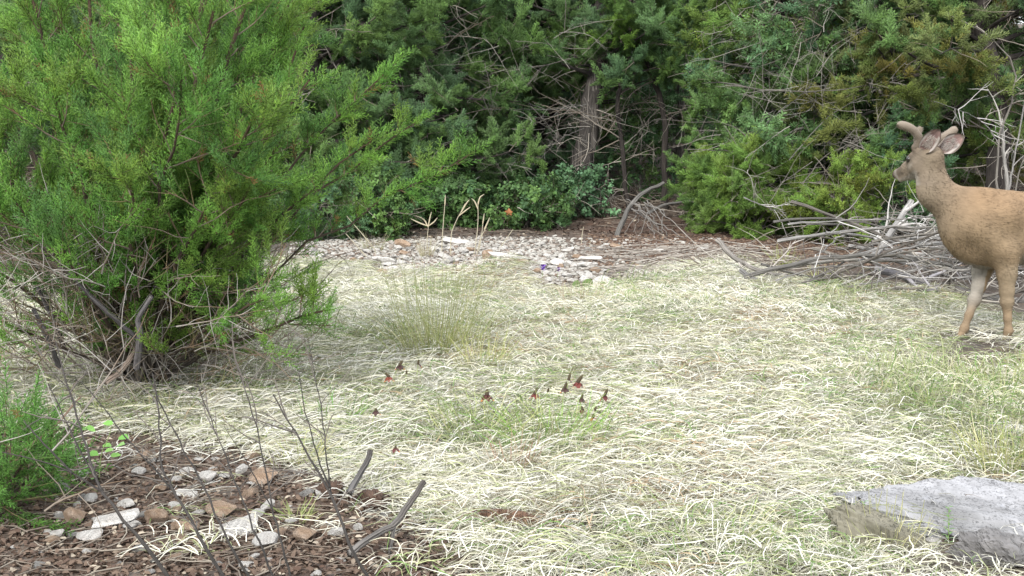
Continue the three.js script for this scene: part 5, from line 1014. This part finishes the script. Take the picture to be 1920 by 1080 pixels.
// tall dry stalks before the wood
const stalk = (label, pts, heads) => {
  const path = bent(pts.map(p => at(...p)), 12, 0.003), g = path[0].clone(); g.y = land(g.x, g.z); const t = thing('grass_stalk', label, 'grass stalk', null, g); path[0].copy(g);
  const s = new Shape(), c = [0.36, 0.325, 0.24]; s.tube(path.map(p => p.clone().sub(g)), [0.0055, 0.0032], 5, c); mesh('stem', s.build(), M.twig, t);
  for (const h of heads) { const b = new Shape(); b.tube(bent(h.map(p => at(...p)), 6).map(p => p.sub(g)), u => 0.006 * Math.sin(0.5 + u * 2.5) + 0.0015, 5, [0.4, 0.34, 0.23], c, 0.3); mesh('seed_head', b.build(), M.twig, t); }
};
const sd = 11.3;
stalk('tall dry stalk with a star shaped seed head, leftmost of the row', [[800, 486, sd], [801, 450, sd], [803, 424, sd]], [[[803, 424, sd], [786, 418, sd], [770, 410, sd]], [[803, 424, sd], [806, 408, sd], [809, 397, sd]], [[803, 424, sd], [814, 416, sd], [820, 408, sd]], [[803, 426, sd], [795, 412, sd], [778, 404, sd - .1]]]);
stalk('straight dry stalk second in the row', [[828, 470, sd], [831, 420, sd], [835, 372, sd]], [[[834, 385, sd], [835, 365, sd]]]);
stalk('tall stalk slanting right with a forked head, third in the row', [[846, 505, 11], [846, 440, 11], [855, 415, 11], [872, 382, 11]], [[[865, 398, 11], [874, 382, 11], [880, 374, 11]], [[860, 405, 11], [874, 394, 11], [882, 388, 11]]]);
stalk('tallest stalk with a curled top', [[884, 510, 11], [890, 470, 11], [896, 420, 11], [896, 378, 11]], [[[896, 392, 11], [890, 378, 11], [884, 372, 11]], [[896, 385, 11], [900, 370, 11], [908, 364, 11]]]);
stalk('stalk with a pale seed head bending right, right of the tallest', [[888, 512, 11], [900, 450, 11], [912, 425, 11]], [[[908, 430, 11], [914, 418, 11], [918, 408, 11]]]);
stalk('short leaning stalk at the right of the row', [[898, 470, 11.3], [903, 440, 11.3], [906, 412, 11.3]], [[[905, 420, 11.3], [908, 400, 11.3]]]);
stalk('brown stalk leaning right over the rocks', [[934, 470, 11.5], [948, 450, 11.5], [962, 430, 11.5]], []);
stalk('long dry stalk slanting down right from the juniper bush', [[705, 470, 11.2], [680, 440, 11.2], [650, 405, 11.2]], []);
stalk('second dry stalk slanting beside the juniper bush, lower', [[690, 485, 11.0], [670, 462, 11.0], [648, 438, 11]], []);
stalk('thin upright dry twig in the red soil, right of the rocks', [[1090, 462, 12], [1091, 445, 12], [1094, 425, 12]], []);
stalk('short reddish upright twig right of the thin one', [[1104, 478, 11.6], [1107, 452, 11.6]], []);
for (let i = 0; i < 11; i++) { const px = 1035 + i * 10 + R(-4, 4), p = ground(px, 972 + R(-14, 10)), t = thing('dry_sprig', 'thin dark dry sprig, one of a row standing in the dry grass near the bottom', 'sprig', 'dry sprigs near the bottom', p), s = new Shape(), b = grow(V(0, -0.01, 0), V(R(-0.15, 0.3), 1, R(-0.2, 0.2)).normalize(), R(0.09, 0.17), 6, 0.1, 0.02); s.tube(b, [0.0014, 0.0007], 4, [0.19, 0.17, 0.12]); for (let j = 2; j < 6; j++) s.tube(grow(b[j], V(R(-1, 1), 1, R(-1, 1)).normalize(), R(0.02, 0.05), 3, 0.15, 0.05), [0.0009, 0.0005], 3, [0.22, 0.21, 0.13]); mesh('stem', s.build(), M.twig, t); }

// red coneflowers: a tall dark cone, drooping dark red petals with yellow tips
function coneflower(label, px, py, tilt, petals, tone, size = 1, cone = 1) {
  const p0 = ground(px - tilt * 20, py + 44); size *= 1.08; const d = seenAt(p0)[2], top = at(px, py - 5, d), t = thing('coneflower', label, 'flower', null, p0), b = top.clone().sub(p0), s = new Shape();
  s.tube(bent([V(0, -0.01, 0), V(b.x * 0.2, b.y * 0.6, 0.01), b], 8), [0.0016, 0.0012], 5, [0.25, 0.3, 0.12]); mesh('stem', s.build(), M.twig, t);
  const ax = V(tilt, 1, R(-0.2, 0.3)).normalize(), c = new Shape(), L = 0.026 * size * cone;
  c.tube([0, 0.3, 0.7, 1].map(k => b.clone().addScaledVector(ax, k * L)), k => (0.0062 - 0.0012 * k) * Math.sqrt(Math.max(0.05, 1 - k ** 6)) * size, 10, [0.045, 0.03, 0.02], [0.085, 0.07, 0.035], 0.25); mesh('cone', c.build(), M.twig, t);
  for (let i = 0; i < petals; i++) { const a = i / petals * 6.28 + R(0, 0.5), q = V(Math.cos(a), -0.85, Math.sin(a)).normalize(), pt = new Shape(); pt.leaf(b.clone().addScaledVector(ax, 0.003), q, V(Math.cos(a), 0.8, Math.sin(a)).normalize(), 0.026 * size * R(0.85, 1.15), 0.021 * size, tone, 0.12); mesh('petal', pt.build(), M.petal, t); if (i % 2 === 0) { const y = new Shape(); y.leaf(b.clone().addScaledVector(ax, 0.003).addScaledVector(q, 0.022 * size), q, V(Math.cos(a), 0.8, Math.sin(a)).normalize(), 0.007 * size, 0.012 * size, [0.42, 0.16, 0.03], 0.1); mesh('petal_tip', y.build(), M.petal, t); } }
}
const RD = [0.085, 0.01, 0.008], RD2 = [0.14, 0.018, 0.011], BR = [0.05, 0.014, 0.01];
for (const a of [
  ['large dark red coneflower alone left of the flower group, with yellow spotted petals', 913, 746, 0.05, 6, RD, 1.25, 0.7],
  ['red coneflower with its cone leaning right, left end of the right group', 1002, 744, 0.5, 5, RD2, 0.95, 1],
  ['dark coneflower low and left in the close pair', 1059, 733, 0.3, 5, BR, 1, 1],
  ['tall bare dark cone standing above the close pair', 1066, 718, 0.25, 2, BR, 0.9, 1.25],
  ['bright red coneflower with its cone leaning far right, right of the bare cone', 1083, 722, 0.65, 6, RD2, 1.2, 1.2],
  ['red coneflower with a slender leaning cone at the right end of the group', 1133, 748, 0.4, 5, RD, 0.95, 1.3],
  ['small dark coneflower below the bright red one', 1090, 753, 0.3, 4, BR, 0.85, 0.9],
  ['small dark coneflower under the small one below the bright red', 1092, 774, -0.2, 4, RD, 0.8, 0.7],
  ['tiny olive cone with few petals, lowest of the flower group', 1112, 789, 0.2, 3, [0.3, 0.1, 0.02], 0.75, 0.8],
  ['tiny grey green cone just above the lowest one', 1115, 775, 0.4, 0, BR, 0.7, 0.9],
  ['bare green cone between the left end flower and the close pair', 1027, 740, 0.25, 0, BR, 0.75, 0.9],
  ['dark coneflower with side leaning cone at the upper left of the flowers', 749, 690, 0.6, 5, BR, 1.05, 0.9],
  ['orange red coneflower with its cone leaning left, lower of the left pair', 730, 712, -0.9, 6, [0.24, 0.05, 0.025], 1.05, 0.9],
  ['bare dark cone right of the upper left flower', 784, 688, 0.1, 1, BR, 0.8, 1],
  ['bare olive cone under the bare dark one', 762, 706, 0.1, 0, BR, 0.65, 0.9],
  ['small dark red flower low in the grass at the left', 704, 776, 0.3, 5, BR, 0.85, 0.5],
  ['tiny red flower in the straw above the short grey stub', 741, 846, 0.2, 4, RD, 0.7, 0.5],
]) coneflower(...a);
// violet flowers by the rocks, the pink ones in the straw
const small = (label, px, py, col, s) => { const p = ground(px, py + 12), t = thing('violet_flower', label, 'flower', null, p), st = new Shape(), h = 0.1 * s; st.tube(grow(V(0, 0, 0), V(0.1, 1, 0).normalize(), h, 4, 0.1, 0), [0.002, 0.0015], 4, [0.2, 0.28, 0.1]); mesh('stem', st.build(), M.twig, t); for (let i = 0; i < 7; i++) { const f = new Shape(), a = i * 2.4; f.leaf(V(0.01, h * (0.7 + 0.06 * i), 0), V(Math.cos(a), 0.7, Math.sin(a)).normalize(), V(0, 1, 0), 0.035 * s, 0.028 * s, col); mesh('petal', f.build(), M.petal, t); } };
small('deep violet flower at the far edge of the clearing before the rocky strip', 1016, 516, [0.16, 0.05, 0.42], 1.25);
small('fainter violet flower right of the deep violet one', 1045, 512, [0.2, 0.1, 0.3], 0.9);
small('pale pink flower sunk in the dry grass right of the red flowers', 1208, 781, [0.42, 0.26, 0.36], 0.4);
// prickly pear
{
  const p = ground(1105, 542), t = thing('prickly_pear', 'round green prickly pear pads beside the white boulder', 'cactus', null, p);
  const pad = (x, y, z, w, h, tilt, turn) => { const g = new THREE.SphereGeometry(1, 22, 16), q = g.attributes.position, c = []; for (let i = 0; i < q.count; i++) { const Y = q.getY(i), k = 0.75 + 0.25 * Y; q.setXYZ(i, q.getX(i) * w * k, (Y + 0.9) * h, q.getZ(i) * 0.011); const v = 1 + 0.25 * noise(q.getX(i) * 60, Y * 6, 1); c.push(0.11 * v, 0.17 * v, 0.055 * v); } g.setAttribute('color', new THREE.Float32BufferAttribute(c, 3)); g.computeVertexNormals(); const m = mesh('pad', g, M.twig, t); m.position.set(x, y, z); m.rotation.set(0, turn, tilt); const sp = new Shape(); for (let i = 0; i < 40; i++) { const a = R(0, 6.28), r = Math.sqrt(rnd()) * 0.9; sp.needle(V(Math.cos(a) * r * w, (Math.sin(a) * r + 0.9) * h, (rnd() < 0.5 ? 1 : -1) * 0.008), randDir(), 0.018, 0.0008, [0.7, 0.62, 0.4]); } mesh('spines', sp.build(), M.twig, m).userData.kind = 'stuff'; };
  pad(0, -0.03, 0, 0.07, 0.062, 0.25, 0.5); pad(-0.09, -0.02, 0.05, 0.06, 0.055, 0.5, 0.7); pad(0.08, -0.02, 0.06, 0.05, 0.05, -0.5, -0.4);
}
{ // the orange leaf in the briar
  const p = at(955, 398, 12.95), t = thing('orange_leaf', 'single orange star shaped leaf caught in the briar bush', 'leaf', null, p), s = new Shape();
  for (let i = 0; i < 5; i++) { const a = i / 5 * 6.28 + 0.3 + R(-0.2, 0.2), L5 = R(0.04, 0.065); s.leaf(V(0, 0, 0), V(Math.cos(a), Math.sin(a), R(-0.3, 0.5)).normalize(), V(0, 0, 1), L5, 0.04, [0.42, 0.17, 0.06]); } mesh('blade', s.build(), M.petal, t); const k = new Shape(); k.tube([V(0, 0, 0), V(0.01, -0.04, -0.03), V(0.03, -0.07, -0.1)], [0.002, 0.001], 3, [0.3, 0.2, 0.1]); mesh('stalk', k.build(), M.twig, t);
}
// the leafy vine beside the drooping juniper
{
  const p = ground(185, 905), t = thing('leafy_vine', 'young vine with large bright green leaves beside the drooping juniper shoot', 'vine', null, p), d = seenAt(p)[2], s = new Shape();
  s.tube(bent([V(0, 0, 0), at(190, 850, d).sub(p), at(205, 815, d).sub(p), at(210, 780, d).sub(p)], 10), [0.002, 0.001], 4, [0.2, 0.26, 0.1]); mesh('stem', s.build(), M.twig, t);
  for (const [px, py, L] of [[222, 820, 0.042], [218, 838, 0.044], [150, 806, 0.034], [160, 800, 0.036], [128, 838, 0.038], [192, 835, 0.034], [206, 855, 0.034], [212, 795, 0.036], [172, 875, 0.05], [178, 895, 0.04], [205, 872, 0.028], [140, 870, 0.036], [196, 846, 0.03], [165, 850, 0.04]]) { const q = at(px, py, d - R(-0.05, 0.08)).sub(p), f = new Shape(), a = R(0, 6.28); f.leaf(q, V(Math.cos(a), R(-0.3, 0.5), Math.sin(a) * 0.5 + 0.3).normalize(), V(R(-0.3, 0.3), 1, 0.6).normalize(), L, L * 0.75, mixc([0.14, 0.34, 0.06], [0.22, 0.42, 0.1], rnd()), 0.2); mesh('leaf', f.build(), M.gloss, t); }
}
// ferny weeds before the slab
for (const [label, px, py, h] of [['green leafy weed standing before the slanting ledge', 1612, 1008, 0.1], ['thin green weed before the grey slab', 1778, 1020, 0.1]]) {
  const p = ground(px, py), t = thing('weed', label, 'weed', null, p), s = new Shape(), b = grow(V(0, 0, 0), V(0.05, 1, 0), h, 6, 0.06, 0.02); s.tube(b, [0.0014, 0.0008], 4, [0.2, 0.28, 0.1]); mesh('stem', s.build(), M.twig, t);
  for (let i = 0; i < 22; i++) { const f = new Shape(), a = i * 2.4, k = i / 21, q = new THREE.CatmullRomCurve3(b).getPoint(k); f.leaf(q, V(Math.cos(a), 0.4, Math.sin(a)).normalize(), V(0, 1, 0), 0.018 * (1.2 - 0.5 * k), 0.007, [0.15, 0.28, 0.09]); mesh('leaf', f.build(), M.leaf, t); }
}
scene.traverse(o => { if (o.isMesh) o.castShadow = o.receiveShadow = true; });
renderer.render(scene, camera);
